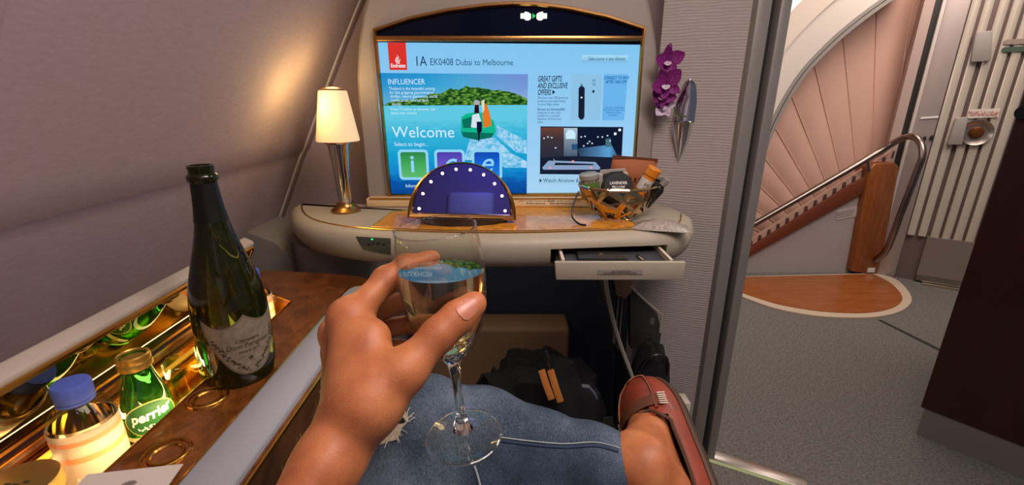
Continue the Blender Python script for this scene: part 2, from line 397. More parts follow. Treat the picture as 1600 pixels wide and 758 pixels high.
flat([(-0.3517,1.24,1.1858),(0.0415,1.24,1.1826),(0.0407,1.24,1.1),(-0.3525,1.24,1.1032)], SKY, 'picture_sky', lay=0)
flat([(-0.3522,1.24,1.1065),(0.0406,1.24,1.1065),(0.0414,1.24,0.8658),(-0.3452,1.24,0.8658)], SEA, 'picture_sea', lay=1)
ip = [(-0.3422,1.24,1.1048),(-0.3176,1.24,1.1161),(-0.2702,1.24,1.1178),(-0.2359,1.24,1.1258),(-0.2153,1.24,1.1322),(-0.1849,1.24,1.1354),(-0.1592,1.24,1.1465),(-0.1409,1.24,1.1433),(-0.1205,1.24,1.1528),(-0.1039,1.24,1.1481),(-0.0804,1.24,1.1481),(-0.0503,1.24,1.1433),(-0.0168,1.24,1.1417),(0.0101,1.24,1.1338),(0.0303,1.24,1.1258),(0.0405,1.24,1.121),(0.0406,1.24,1.1065)]
rnd = random.Random(4); ipp = []
for a, b in zip(ip, ip[1:]):
    for j in range(4):
        t = j/4; ipp.append((a[0]+(b[0]-a[0])*t, a[1], a[2]+(b[2]-a[2])*t + (rnd.random()-.3)*.004))
flat(ipp+[ip[-1]], ISL, 'picture_island', lay=2)
flat([(-0.1125,1.24,1.0204),(-0.0484,1.24,1.0238),(0,1.24,0.9794),(0.0404,1.24,0.9586),(0.0406,1.24,0.9411),(-0.0177,1.24,0.9411),(-0.0702,1.24,0.9621),(-0.1335,1.24,0.9621)], FOAM, 'picture_foam', lay=3)
flat([(-0.0412,1.24,1.0539),(0,1.24,1.0339),(0.0399,1.24,1.0136),(0.0402,1.24,0.9794),(0.0105,1.24,0.9829),(-0.0174,1.24,1.0068),(-0.0415,1.24,1.0272)], FOAM, 'picture_foam', lay=3)
TEAL = emit('picture_teal', '12b48c'); TEALD = emit('picture_dark_teal', '0b6e5c')
flat([(-0.1378,1.24,1.0406),(-0.1348,1.24,1.0754),(-0.1226,1.24,1.0837),(-0.0936,1.24,1.0886),(-0.0681,1.24,1.0837),(-0.0479,1.24,1.0639),(-0.0431,1.24,1.0372),(-0.0518,1.24,1.0272),(-0.0952,1.24,1.0204),(-0.1348,1.24,1.0272)], TEAL, 'picture_boat', lay=4)
flat([(-0.1362,1.24,1.0372),(-0.0483,1.24,1.0339),(-0.0554,1.24,1.0221),(-0.0953,1.24,1.0153),(-0.1314,1.24,1.0238)], TEALD, 'picture_boat_hull', lay=5)
flat([(-0.1334,1.24,1.0689),(-0.1075,1.24,1.0771),(-0.1083,1.24,1.0473),(-0.1307,1.24,1.0473)], TEALD, 'picture_boat_side', lay=5)
flat([(-0.1057,1.24,1.0804),(-0.0885,1.24,1.0853),(-0.0822,1.24,1.0639),(-0.0894,1.24,1.0473),(-0.11,1.24,1.049)], emit('picture_white', 'd4e4ee'), 'picture_shirt', lay=6)
flat([(-0.0982,1.24,1.1081),(-0.088,1.24,1.1081),(-0.0868,1.24,1.0853),(-0.1005,1.24,1.0853)], emit('picture_hair', '2a0d16'), 'picture_hair', lay=7)
flat([(-0.1014,1.24,1.1161),(-0.0911,1.24,1.1194),(-0.0845,1.24,1.1145),(-0.0864,1.24,1.1065),(-0.0999,1.24,1.1065)], emit('picture_grey', 'a8a8b8'), 'picture_cap', lay=8)
flat([(-0.0762,1.24,1.1081),(-0.066,1.24,1.1081),(-0.058,1.24,1.0804),(-0.0549,1.24,1.0539),(-0.0756,1.24,1.0473),(-0.0785,1.24,1.0771)], emit('picture_orange', 'e07828'), 'picture_dress', lay=6)
flat([(-0.0811,1.24,1.1161),(-0.0725,1.24,1.121),(-0.0731,1.24,1.0935),(-0.0783,1.24,1.0869)], emit('picture_sail', 'e0d8b8'), 'picture_pole', lay=7)
flat([(-0.0942,1.24,1.0639),(-0.0805,1.24,1.0639),(-0.081,1.24,1.0389),(-0.0862,1.24,1.0339),(-0.0884,1.24,1.0136),(-0.0919,1.24,1.0136),(-0.0914,1.24,1.0339),(-0.0947,1.24,1.0406)], emit('picture_motor', '0c1430'), 'picture_motor', lay=9)
# red airline tab with its emblem
RED = emit('tab_red', 'd8342c'); WHT = emit('lit_white', 'f4f8ff', 1.0); NAVY = emit('lit_navy', '1c3a5e', .9); TXT = emit('lit_text', '24567e', .9); PALE = emit('lit_pale', 'cfeaff', 1.0)
flat([(-0.3166,1.24,1.2582),(-0.2702,1.24,1.2582),(-0.2708,1.24,1.1927),(-0.3163,1.24,1.1927)], RED, 'red_tab', lay=1)
stext('Emirates', (-0.2935,1.24,1.1989), .0135, WHT, 'tab_name', 'CENTER', .8, 0, 3, .0002)
em = V((-0.2937,1.24,1.2166)); sc = .0012
for pts in ([(-4, -5), (-5, 0), (-3, 4), (-1, 7), (0, 5), (-2, 2), (-3, -1), (-2, -4)], [(-1, -5), (-1, 0), (1, 4), (2, 8), (3, 5), (1, 1), (1, -4)], [(2, -5), (3, -1), (5, 2), (6, 1), (4, -2), (4, -5)], [(-3, -7), (4, -7), (3, -5.6), (-2, -5.6)], [(-1, 8), (0, 10), (1, 8.4)]):
    flat([(em.x+x*sc, SYY, em.z+z*sc) for x, z in pts], WHT, 'emblem_stroke', lay=3)
stext('1A', (-0.251,1.24,1.2028), .0335, NAVY, 'seat_number', sx=.82, lay=3)
stext('EK0408', (-0.2113,1.24,1.2043), .0235, TXT, 'flight_number', sx=.82, lay=3)
stext('Dubai to Melbourne', (-0.1453,1.24,1.2043), .0205, TXT, 'route', sx=.88, lay=3)
stext('INFLUENCER', (-0.3234,1.24,1.1576), .0195, PALE, 'film_title', sx=.86, lay=12)
for i, s in enumerate(('Thailand is the beautiful setting', 'for this gripping psychological', 'thriller, where glamorous social', 'media posts conceal dark', 'deeds...')):
    p = V((-0.322,1.24,1.1441)); stext(s, (p.x+.0012*i, p.y, p.z-.0097*i), .0105, PALE, 'film_blurb', sx=.92, lay=12)
stext('Press', (-0.3212,1.24,1.0926), .0102, PALE, 'film_blurb', sx=.92, lay=12); stext('below to discover the', (-0.2872,1.24,1.0926), .0102, PALE, 'film_blurb', sx=.92, lay=12)
stext('latest new movies.', (-0.3212,1.24,1.0828), .0102, PALE, 'film_blurb', sx=.92, lay=12)
p = V((-0.294,1.24,1.0967)); a = .0042
mb = MB(); mb.tube([(p.x-a, SYY-.003, p.z-a), (p.x+a, SYY-.003, p.z-a), (p.x+a, SYY-.003, p.z+a), (p.x-a, SYY-.003, p.z+a)], .0004, 4, True); mb.box((p.x, SYY-.003, p.z), (.003, .0003, .0006)); mb.box((p.x, SYY-.003, p.z), (.0006, .0003, .003)); mb.build('key_icon', PALE, display, 0)
stext('Welcome', (-0.3226,1.24,1.0229), .0415, PALE, 'welcome', sx=1.02, lay=12)
stext('Select to begin...', (-0.3192,1.24,1), .0148, PALE, 'welcome_note', sx=.95, lay=12)
stext('Information', (-0.297,1.24,0.8867), .0135, PALE, 'tile_caption', sx=.9, lay=12)
def rrect(c, hw, hh, r, n=5):
    out = []
    for sx, sy, a0 in ((1, 1, 0), (-1, 1, 90), (-1, -1, 180), (1, -1, 270)):
        for i in range(n+1):
            a = R_(a0+90*i/n); out.append((c.x+sx*(hw-r)+r*math.cos(a), SYY, c.z+sy*(hh-r)+r*math.sin(a)))
    return out
TG = lcd('tile_green', lambda k, co: ramp(k, sepx(k, co)[2], [(0, '5cba70'), (.6, '3fa458'), (1, '2f8448')]))
TP = lcd('tile_violet', lambda k, co: ramp(k, sepx(k, co)[2], [(0, '7a6ed0'), (.6, '6450c0'), (1, '4c3ea8')]))
TB = lcd('tile_blue', lambda k, co: ramp(k, sepx(k, co)[2], [(0, '1e7ce0'), (.6, '1660d0'), (1, '1448b0')]))
FRM = emit('tile_frame', '8fd4f4', 1.0)
for px, m_, ch, sh, al in (((-0.2704,1.24,0.949), TG, 'i', 0, 'c'), ((-0.1709,1.24,0.949), TP, 'c', .28, 'c'), ((-0.0687,1.24,0.949), TB, 'e', .28, 'c')):
    c = V(px); flat(rrect(c, .0415, .0415, .011), FRM, 'tile_frame', lay=5); flat(rrect(c, .0345, .0345, .006), m_, 'tile', lay=7)
    stext(ch, (c.x-.003, c.y, c.z-.019), .066 if ch == 'i' else .078, FRM, 'tile_letter', 'CENTER', 1, sh, 9, .0012 if ch == 'i' else .0004)
# right hand page
stext('Seleccione o seu idioma', (0.1959,1.24,1.2158), .0118, NAVY, 'language_label', sx=.82, lay=8)
LB = lcd('button_blue', lambda k, co: ramp(k, sepx(k, co)[2], [(0, '7cb8e0'), (1, 'a8dcf6')]))
flat([(0.1788,1.24,1.2288),(0.297,1.24,1.228),(0.2975,1.24,1.2104),(0.1788,1.24,1.2104)], LB, 'language_button', lay=4)
DKN = emit('lit_dark', '1a2438', .8)
for i, s in enumerate(('GREAT GIFTS', 'AND EXCLUSIVE', 'OFFERS')):
    p = V((0.0667,1.24,1.1647)); stext(s, (p.x, p.y, p.z-.0166*i), .0195, DKN, 'offer_title', sx=.54, shear=.18, lay=8, bold=.0003)
flat([(0.1057,1.24,1.1441),(0.1134,1.24,1.1386),(0.106,1.24,1.133)], DKN, 'offer_arrow', lay=8)
for i, s in enumerate(('Discover over 200 premium', 'products and experiences', 'on your flight today.', '', 'Browse our EmiratesRED', 'magazine in your seat', 'pocket for a curated', 'selection of must-have', 'items.')):
    p = V((0.0675,1.24,1.1218))
    if s: stext(s, (p.x, p.y, p.z-.0081*i+(.003 if i > 3 else 0)), .0088, TXT, 'offer_blurb', sx=.80, lay=8, bold=.00012 if i in (4,) else 0)
flat([(0.1544,1.24,1.1842),(0.2341,1.24,1.1826),(0.2343,1.24,1.0672),(0.1557,1.24,1.0672)], emit('advert_pale', '90c6ea', .95), 'advert_panel', lay=3)
flat([(0.1742,1.24,1.1481),(0.1782,1.24,1.1528),(0.1857,1.24,1.1528),(0.1902,1.24,1.1481),(0.1929,1.24,1.0754),(0.1881,1.24,1.0689),(0.1829,1.24,1.0689),(0.1767,1.24,1.0754)], DKN, 'advert_pen', lay=5)
flat([(0.1774,1.24,1.1528),(0.1812,1.24,1.1607),(0.1857,1.24,1.1528)], emit('advert_tip', '5a7884'), 'advert_pen_tip', lay=6); flat(rrect(V((0.1827,1.24,1.125)), .0022, .0022, .002), WHT, 'advert_pen_light', lay=7)
stext('10', (0.2077,1.24,1.1639), .0095, DKN, 'advert_figure', lay=6); stext('15', (0.2082,1.24,1.1544), .0095, DKN, 'advert_figure', lay=6)
flat(rrect(V((0.2132,1.24,1.1402)), .0028, .0036, .0025), DKN, 'advert_dot', lay=6)
flat([(0.2391,1.24,1.1826),(0.3006,1.24,1.1819),(0.2993,1.24,1.0672),(0.2403,1.24,1.0672)], emit('wifi_panel', '6cb8f0', .95), 'wifi_panel', lay=3)
BLU = emit('lit_blue', '1262b0', .9)
for i, s in enumerate(('CONNECT TO WI-FI', 'AFTER TAKE-OFF')): p = V((0.2707,1.24,1.1701)); stext(s, (p.x, p.y, p.z-.0098*i), .0108, BLU, 'wifi_title', 'CENTER', .66, .1, 6, .0002)
for i, s in enumerate(('Scan this code after', 'take-off and open this', 'website in your', 'browser.', '', 'onboard.com')):
    p = V((0.2707,1.24,1.0975))
    if s and i < 4: stext(s, (p.x-.0006*i, p.y, p.z-.0062*i), .0070, BLU, 'wifi_blurb', 'CENTER', .92, 0, 6)
# small camera view
flat([(0.0764,1.24,1.0515),(0.2981,1.24,1.0498),(0.3015,1.24,0.9216),(0.0771,1.24,0.9234)], emit('view_night', '121c34', .8), 'camera_view', lay=3)
flat([(0.0773,1.24,1.049),(0.1392,1.24,1.049),(0.1419,1.24,0.9725),(0.0789,1.24,0.969)], lcd('view_dusk', lambda k, co: ramp(k, sepx(k, co)[2], [(0, '2a2c40'), (.6, '3c3238'), (1, '6a4038')])), 'view_sky', lay=4)
flat([(0.1393,1.24,1.0473),(0.1754,1.24,1.0473),(0.1787,1.24,0.9725),(0.1419,1.24,0.9725)], lcd('view_tower', lambda k, co: ramp(k, sepx(k, co)[2], [(0, '46586c'), (.6, '7c8ea0'), (1, 'b0c4d4')])), 'view_tower', lay=5)
flat([(0.1455,1.24,1.0187),(0.1449,1.24,1.0339),(0.1515,1.24,1.0423),(0.1618,1.24,1.0423),(0.1708,1.24,1.0339),(0.1714,1.24,1.0187)], emit('view_lamp', 'c8ecff'), 'view_tower_light', lay=6)
flat([(0.1616,1.24,1.0051),(0.1772,1.24,1.0051),(0.1779,1.24,0.9897),(0.1622,1.24,0.9897)], emit('view_blue', '28507c'), 'view_sign', lay=7)
flat([(0.0789,1.24,0.969),(0.2973,1.24,0.9794),(0.3014,1.24,0.9234),(0.078,1.24,0.9234)], emit('view_tarmac', '1c2438', .8), 'view_tarmac', lay=4)
flat([(0.1778,1.24,0.9932),(0.2694,1.24,1.0034),(0.291,1.24,0.969),(0.1839,1.24,0.9725)], lcd('view_wet', lambda k, co: ramp(k, sepx(k, co)[0], [(0, '24344c'), (.5, '4c7ca8'), (.75, '5aa0d4'), (1, '28405c')])), 'view_wet_ground', lay=5)
for px in ([(0.0865,1.24,1.0204),(0.0968,1.24,1.0238),(0.1073,1.24,1.0221),(0.1185,1.24,0.9949),(0.1868,1.24,1.0238),(0.1971,1.24,1.0255),(0.2099,1.24,1.0119),(0.2317,1.24,1.0238),(0.2438,1.24,1.0238),(0.2575,1.24,1.0272),(0.2653,1.24,1.0136),(0.1948,1.24,1),(0.2049,1.24,1.0068),(0.2171,1.24,1.0068)]):
    flat(rrect(V(px), .0022, .0018, .0012), emit('view_spark', 'd8ecff', .9), 'view_light', lay=8)
for px in ([(0.2778,1.24,1.0322),(0.2892,1.24,1.0423)]): flat(rrect(V(px), .0034, .0034, .0015), WHT, 'view_light', lay=8)
flat([(0.2528,1.24,1.0187),(0.2665,1.24,1.0204),(0.2698,1.24,0.9983),(0.2542,1.24,0.9966)], emit('view_truck', '48707c'), 'view_truck', lay=7)
flat([(0.083,1.24,0.9411),(0.1001,1.24,0.9603),(0.116,1.24,0.9603),(0.1122,1.24,0.9673),(0.1195,1.24,0.9603),(0.2286,1.24,0.9568),(0.2436,1.24,0.9411),(0.2404,1.24,0.9358),(0.0866,1.24,0.9358)], emit('view_plane', '8fa8cc', .9), 'view_aircraft', lay=7)
flat([(0.1196,1.24,0.9551),(0.2219,1.24,0.9516),(0.2256,1.24,0.9481),(0.1163,1.24,0.9481)], emit('view_tarmac', '1c2438', .8), 'view_aircraft_deck', lay=8)
for px in ([(0.167,1.24,0.9586),(0.105,1.24,0.9411),(0.218,1.24,0.9411)]): flat(rrect(V(px), .0034, .0026, .0024), emit('view_beacon', 'ff8a8a', 1.2), 'view_beacon', lay=9)
flat([(0.0745,1.24,0.9198),(0.2503,1.24,0.9181),(0.2501,1.24,0.893),(0.0741,1.24,0.8939)], emit('caption_bar', 'a6d2f0', .95), 'caption_bar', lay=3)
flat([(0.0765,1.24,0.9109),(0.0837,1.24,0.9056),(0.0767,1.24,0.9002)], NAVY, 'caption_arrow', lay=6)
stext('Watch Airshow & Cameras', (0.0865,1.24,0.9011), .0150, NAVY, 'caption', sx=.90, lay=6)

# ================================================================ DESK
DZ = .837
trim = [(-0.6,1.2538,0.837),(-0.5685,1.1832,0.837),(-0.5395,1.1332,0.837),(-0.5091,1.0934,0.837),(-0.474,1.0591,0.837),(-0.4397,1.0354,0.837),(-0.3893,1.0099,0.837),(-0.3258,0.9881,0.837),(-0.2308,0.9698,0.837),(-0.1429,0.9596,0.837),(-0.0427,0.9546,0.837),(0.0428,0.9571,0.837),(0.1439,0.9672,0.837),(0.2325,0.9776,0.837),(0.3075,0.9855,0.837),(0.3549,0.9962,0.837),(0.3872,1.0211,0.837),(0.4125,1.0622,0.837),(0.4372,1.1264,0.837)]
tv = spline(trim, 3); back = [V((.44, 1.20, DZ)), V((.40, 1.245, DZ)), V((-.50, 1.245, DZ)), V((-.60, 1.235, DZ))]
plan = tv + back; n = len(plan); nor = []
for i in range(n):
    t = (plan[(i+1) % n]-plan[i-1]).normalized(); nv = V((t.y, -t.x, 0)); nor.append(nv if i < len(tv) else V((0, 0, 0)))
rows = [[p+q*o+V((0, 0, z)) for p, q in zip(plan, nor)] for o, z in ((0, 0), (.010, -.0015), (.020, -.006), (.028, -.014), (.032, -.026), (.031, -.042), (.026, -.058), (.016, -.072), (.002, -.079), (-.03, -.080))]
mb = MB(); mb.rings(rows); desk_body = mb.build('desk_body', LEATHER, None, 45)
cut = MB(); cut.b2((.085, .86, .758), (.350, 1.14, .808)); cut2 = MB(); cut2.prism([(-0.2919,0.86,0.8536),(-0.2419,0.86,0.8523),(-0.2447,0.86,0.8182),(-0.2793,0.86,0.8237)], (0, .24, 0))
carve(desk_body, [cut])
desk = thing('vanity_desk', 'curved beige desk below the screen with glossy burl top and gold edging', 'desk', (0, 1.1, .757))
adopt(desk_body, desk)
mb = MB(); mb.tube([p+V((0, 0, .0005)) for p in tv], .0022, 6); mb.build('gold_edging', BRASS, desk)
inl = [V(p) for p in [(-0.3269,1.0016,0.837),(-0.2337,0.9828,0.837),(-0.1446,0.9724,0.837),(-0.0432,0.9672,0.837),(0.0433,0.9698,0.837),(0.1457,0.9802,0.837),(0.2354,0.9908,0.837),(0.3009,0.9989,0.837),(0.2934,1.0325,0.837),(0.2789,1.0807,0.837),(0.2596,1.1401,0.837),(0.2347,1.1869,0.837),(0.1231,1.202,0.837),(0,1.2059,0.837),(-0.1754,1.1982,0.837),(-0.2585,1.1758,0.837),(-0.3166,1.1471,0.837)]]
mb = MB(); mb.prism([p+V((0, 0, .0002)) for p in inl[::-1]], (0, 0, .0012)); mb.build('burl_top', BURL, desk, 0)
mb = MB(); mb.tube([p+V((0, 0, .0012)) for p in inl], .0016, 6, True); mb.build('gold_inlay', BRASS, desk)
# socket panel on the left of the front face (lies against the face)
bv = BVHTree.FromPolygons([v.co+V(desk.location) for v in desk_body.data.vertices], [p.vertices[:] for p in desk_body.data.polygons])
CAMP = V((0, 0, 1.12))
def onto(p, tree, off=.001):
    d = (V(p)-CAMP).normalized(); h = tree.ray_cast(CAMP, d)
    return h[0]+h[1]*off if h[0] is not None else V(p)
# outline of the panel lies on the desk's front face
def skin(pts, tree, off, name, m, parent, sub=4):
    q = [V(p) for p in pts]; rr = []
    for i in range(sub+1):
        a = q[0].lerp(q[3], i/sub); b = q[1].lerp(q[2], i/sub); rr.append([onto(a.lerp(b, j/sub), tree, off) for j in range(sub+1)])
    mb = MB(); mb.rings(rr, False, False, False); return mb.build(name, m, parent, 40)
sock = skin([(-0.3644,1,0.815),(-0.2826,1,0.8103),(-0.2859,1,0.7707),(-0.3497,1,0.7835)], bv, .0012, 'socket_panel', mat('panel_dark', '3a3d36', .4), desk)
for px, m_ in (((-0.3262,1,0.8087), emit('power_green', '30e060', 2.0)), ((-0.3241,1,0.7993), BLACK), ((-0.3121,1,0.7993), BLACK), ((-0.2988,1,0.7961), BLACK), ((-0.3349,1,0.7961), BLACK)):
    mb = MB(); mb.ball(onto(px, bv, .002), .0022 if m_ is not BLACK else .003, (1.2, .5, .8), 6); mb.build('power_light' if m_ is not BLACK else 'socket_hole', m_, sock)
# drawer with front, two sides, floor
FX0, FX1 = .092, .356
mb = MB(); mb.prism([V((FX0, .868, .760)), V((FX1, .868, .760)), V((FX1+.004, .868, .800)), V((FX0-.004, .868, .800))], (0, .012, 0), .003); dr = mb.build('drawer', LEATHER, desk); tag(dr, 'open shallow drawer pulled out at the right')
mb = MB(); mb.b2((FX0+.012, .88, .766), (FX0+.018, 1.09, .802)); mb.build('drawer_side', CREAM, dr)
mb = MB(); mb.b2((FX1-.026, .88, .766), (FX1-.020, 1.09, .802)); mb.build('drawer_side', CREAM, dr)
mb = MB(); mb.b2((FX0+.018, .88, .766), (FX1-.026, 1.09, .790)); mb.b2((FX0+.018, 1.085, .790), (FX1-.026, 1.09, .8)); mb.build('drawer_floor', mat('drawer_lining', '37383c', .8), dr)
mb = MB(); mb.b2((FX0+.004, .885, .770), (FX0+.010, 1.05, .792)); mb.build('slide_rail', STEEL, dr)
PLAC = mat('placard_grey', '8f867a', .5)
mb = MB(); mb.box((.224, .8668, .779), (.094, .0012, .010)); pl_ = mb.build('placard', PLAC, dr, 0)
MX = lambda x, y, z: Matrix(((1, 0, 0, x), (0, 0, -1, y), (0, 1, 0, z), (0, 0, 0, 1)))
text('يجب إغلاق الدرج', .0052, MX(.226, .8658, .7800), INK, 'placard_text', dr, 'CENTER'); text('Close drawer for taxi, take-off and landing', .0042, MX(.224, .8658, .7757), INK, 'placard_text', dr, 'CENTER', .95)
# things lying in the drawer
mb = MB(); mb.box((0, 0, 0), (.104, .050, .009), Matrix.Translation((.194, .918, .7950)) @ Matrix.Rotation(R_(-2), 4, 'Z'), .002)
nb = mb.build('notebook', mat('black_leatherette', '282725', .35), None); tag(nb, 'black notebook with tiny gold crest lying in the open drawer', 'notebook')
crest = MB(); crest.ball((.194, .920, .7996), .0045, (1.3, .8, .12), 6); crest.ball((.194, .926, .7996), .0022, (1.6, .7, .2), 6); crest.build('gold_crest', BRASS, nb)
mb = MB(); mb.tube([(.160, .8885, .7935), (.250, .8870, .7935)], .0032, 8); pen = mb.build('pen', mat('pen_black', '1b1b1d', .25), None); tag(pen, 'slim black pen lying in front of the notebook in the drawer', 'pen')
mb = MB(); mb.tube([(.250, .8870, .7935), (.256, .8869, .7935)], [.0032, .001], 8); mb.build('pen_tip', CHROME, pen)
mb = MB(); mb.tube([(.276, .935, .793), (.283, .900, .793)], [.003, .0045], 8, flat=.5); sp = mb.build('letter_opener', CHROME, None); tag(sp, 'small shiny metal stick lying at the right of the drawer', 'metal stick')
# plinth with two placards under the screen
mb = MB(); mb.b2((-.40, 1.205, DZ+.0012), (.375, 1.246, .862), .003); mb.build('plinth', mat('plinth_tan', 'eccb96', .4), desk)
mb = MB(); mb.tube([(-.39, 1.204, .8615), (.37, 1.204, .8615)], .0022, 6); mb.build('gold_edging', BRASS, desk)
for px, ar, en in (((0.0667,1.204,0.8527), 'سترة النجاة في مسند المقعد', 'Life vest in armrest cap'), ((0.1386,1.204,0.8527), 'اربط حزام المقعد أثناء الجلوس', 'Fasten seat belt while seated')):
    p = V(px); mb = MB(); mb.box((p.x-.002, 1.2042, p.z), (.068, .001, .017)); mb.build('placard', mat('placard_tan', 'f0dcb4', .5), desk, 0)
    text(ar, .0068, MX(p.x, 1.2035, p.z+.0018), INK, 'placard_text', desk, 'CENTER'); text(en, .0066, MX(p.x-.002, 1.2035, p.z-.0060), INK, 'placard_text', desk, 'CENTER', .86, 0, .0002, None, .00012)

# ---------------------------------------------------------------- under the desk
PED = mat('pedestal_grey', '7d766e', .6)
ped = MB(); rr = []
for z in (.0, .7565):
    rr.append([V((-.62, 1.20, z)), V((-.55, 1.10, z)), V((-.46, 1.07, z)), V((-.38, 1.09, z)), V((-.345, 1.14, z)), V((-.335, 1.24, z)), V((-.34, 1.35, z)), V((-.62, 1.36, z))])
ped.rings(rr); o = ped.build('desk_pedestal', PED, None, 50); tag(o, 'rounded grey pedestal holding up the left end of the desk', 'pedestal')
mb = MB(); mb.prism([(-.335, 1.385, 0), (.40, 1.385, 0), (.40, 1.385, .757), (-.335, 1.385, .757)], (0, .01, 0)); lin = struct('wall_footwell', 'dark navy lining at the back of the footwell', mb, DARK)
mb = MB(); mb.b2((-.32, 1.27, .02), (.185, 1.383, .428), .015, 3); ott = mb.build('footrest', mat('footrest_tan', '90714f', .7, bump=(300, .2, .001)), None); tag(ott, 'brown upholstered footrest at the back of the dark footwell', 'footrest')
mb = MB(); mb.b2((-.30, 1.29, 0), (.17, 1.37, .0205)); mb.build('plinth', BLACK, ott)
# curved partition right of the footwell with pale edge strip
edge = [V(p) for p in [(0.2394,1.08,0.6758),(0.2491,1.08,0.6287),(0.2674,1.08,0.5576),(0.2936,1.08,0.4799),(0.333,1.08,0.3826)]]
edge = spline(edge, 4); edge = [e_+V((0, -.0, 0)) for e_ in edge]; last = edge[-1]; edge += [last+V((.02, .01, -.12)), last+V((.03, .02, -(last.z)))]
mb = MB(); rr = []
for e_ in edge: rr.append([e_, e_+V((.006, 0, 0)), V((e_.x+.016, 1.38, e_.z)), V((e_.x+.010, 1.38, e_.z))])
mb.rings(rr); par = mb.build('footwell_partition', mat('partition_dark', '2b2a2c', .7), None); tag(par, 'curved dark partition with pale edge between footwell and magazine pocket', 'partition')
mb = MB(); mb.tube([e_+V((.003, -.003, 0)) for e_ in edge], .0055, 6); mb.build('edge_strip', mat('edge_beige', 'a39c8c', .5), par)
# bracket under the drawer
mb = MB(); mb.prism([(0.2801,1.16,0.6735),(0.3403,1.16,0.6735),(0.3388,1.16,0.606),(0.3227,1.16,0.5804),(0.2929,1.16,0.5923)], (0, .04, 0), .004); o = mb.build('desk_bracket', mat('bracket_tan', '8a6a4e', .6), None); tag(o, 'small tan support block under the open drawer', 'bracket')
# magazine pocket against the right wall
mg = thing('magazine_pocket', 'dark magazine pocket with pale rim below the desk by the wall', 'pocket', (0.3938,1.17,0.4691))
mb = MB(); mb.prism([(0.3319,1.165,0.6176),(0.4199,1.165,0.5297),(0.4369,1.165,0.4719),(0.4347,1.165,0.4189),(0.3497,1.165,0.4189)], (0, .03, 0), .003); mb.build('pocket_body', mat('pocket_dark', '37312e', .6), mg)
mb = MB(); mb.tube([(0.3309,1.162,0.6208),(0.3781,1.162,0.5755),(0.4299,1.162,0.5312),(0.4302,1.162,0.4735)], .0035, 6); mb.build('pocket_rim', mat('edge_beige', 'a39c8c', .5), mg)
mb = MB(); mb.box((0.4048,1.1635,0.51), (.012, .0015, .022)); mb.build('pocket_label', mat('placard_grey2', '6a6258', .5), mg)
def pocket_paper(px0, px1, nm):
    a, b = V(px0), V(px1); mb = MB(); mb.b2((a.x, 1.205, b.z), (a.x+.0035, 1.228, a.z)); return mb
for i, (a, b) in enumerate((((0.3113,1.2,0.5883), (0.3243,1.2,0.4088)), ((0.3236,1.2,0.5741), (0.3373,1.2,0.3912)))):
    mb = pocket_paper(a, b, i); o = mb.build('magazine', mat('paper_grey', '8c8680', .7), None); tag(o, ('thin grey magazine edge standing nearest the partition strip' if i == 0 else 'thin grey magazine edge standing second from the partition strip'), 'magazine', None)
# black shoulder bag on the right, backpack in the footwell
def blob(name, c, r, seed, amp, m, n=18, flat_z=None, pw=2.6):
    mb = MB(); rr = []
    for i in range(n+1):
        th = math.pi*i/n; row = []
        for j in range(n*2):
            ph = math.pi*j/n; d = V((math.sin(th)*math.cos(ph), math.sin(th)*math.sin(ph), -math.cos(th)))
            k = (abs(d.x)**pw+abs(d.y)**pw+abs(d.z)**pw)**(-1/pw)
            k *= 1+amp*mnoise.fractal(d*2.3+V((seed, seed*.7, 0)), .8, 2.1, 4)
            p = V(c)+V((d.x*r[0]*k, d.y*r[1]*k, d.z*r[2]*k))
            if flat_z is not None: p.z = max(p.z, flat_z)
            row.append(p)
        rr.append(row)
    mb.rings(rr, False, False); return mb
hb2 = thing('black_bag', 'small rounded black bag beside the loafer toe under the magazine pocket', 'bag', (.395, 1.10, .0))
blob('b', (.392, 1.105, .24), (.058, .05, .235), 3, .10, BLACKF, flat_z=.001).build('bag_body', BLACKF, hb2)
mb = MB(); mb.tube(spline([(.35, 1.07, .40), (.36, 1.055, .45), (.39, 1.05, .47), (.42, 1.06, .45), (.43, 1.07, .40)], 4), .004, 6); mb.build('bag_strap', BLACK, hb2)
bp_ = thing('backpack', 'black backpack with two orange stripes slumped in the footwell', 'bag', (.08, 1.10, 0))
blob('b', (.085, 1.10, .20), (.175, .11, .225), 8, .22, BLACKF, 22, .001).build('bag_body', BLACKF, bp_)
bt = None
ORG = mat('orange_webbing', 'b8712e', .8)
for a, b in (((0.0747,0.985,0.4663), (0.1,0.955,0.4006)), ((0.0975,0.985,0.4663), (0.1228,0.955,0.393))):
    a, b = V(a), V(b); mb = MB(); mb.tube([a, a.lerp(b, .5)+V((0, -.008, 0)), b], .0085, 4, flat=.25, up=(0, -1, .2)); mb.build('orange_stripe', ORG, bp_)
mb = MB(); mb.tube([(0.0853,0.99,0.5169),(0.092,0.99,0.504),(0.0927,0.99,0.478),(0.098,0.99,0.463)], .0035, 6); mb.build('zip_pull', STEEL, bp_)
mb = MB(); mb.tube([(0.1766,0.97,0.4295),(0.1945,0.97,0.4276),(0.212,0.97,0.4047),(0.2159,0.97,0.3932)], .007, 6, flat=.4); mb.build('grey_loop', mat('lilac_loop', '5c5866', .7), bp_)
blob('b', (-.06, 1.12, .165), (.085, .09, .175), 21, .25, BLACKF, 16, .001).build('side_pocket', BLACKF, bp_)
mb = MB(); mb.box((0.5169,1.15,0.198), (.034, .05, .12), None, .004); o = mb.build('floor_bracket', CREAM, None); tag(o, 'small cream plastic block at the foot of the door post by the loafer', 'bracket')
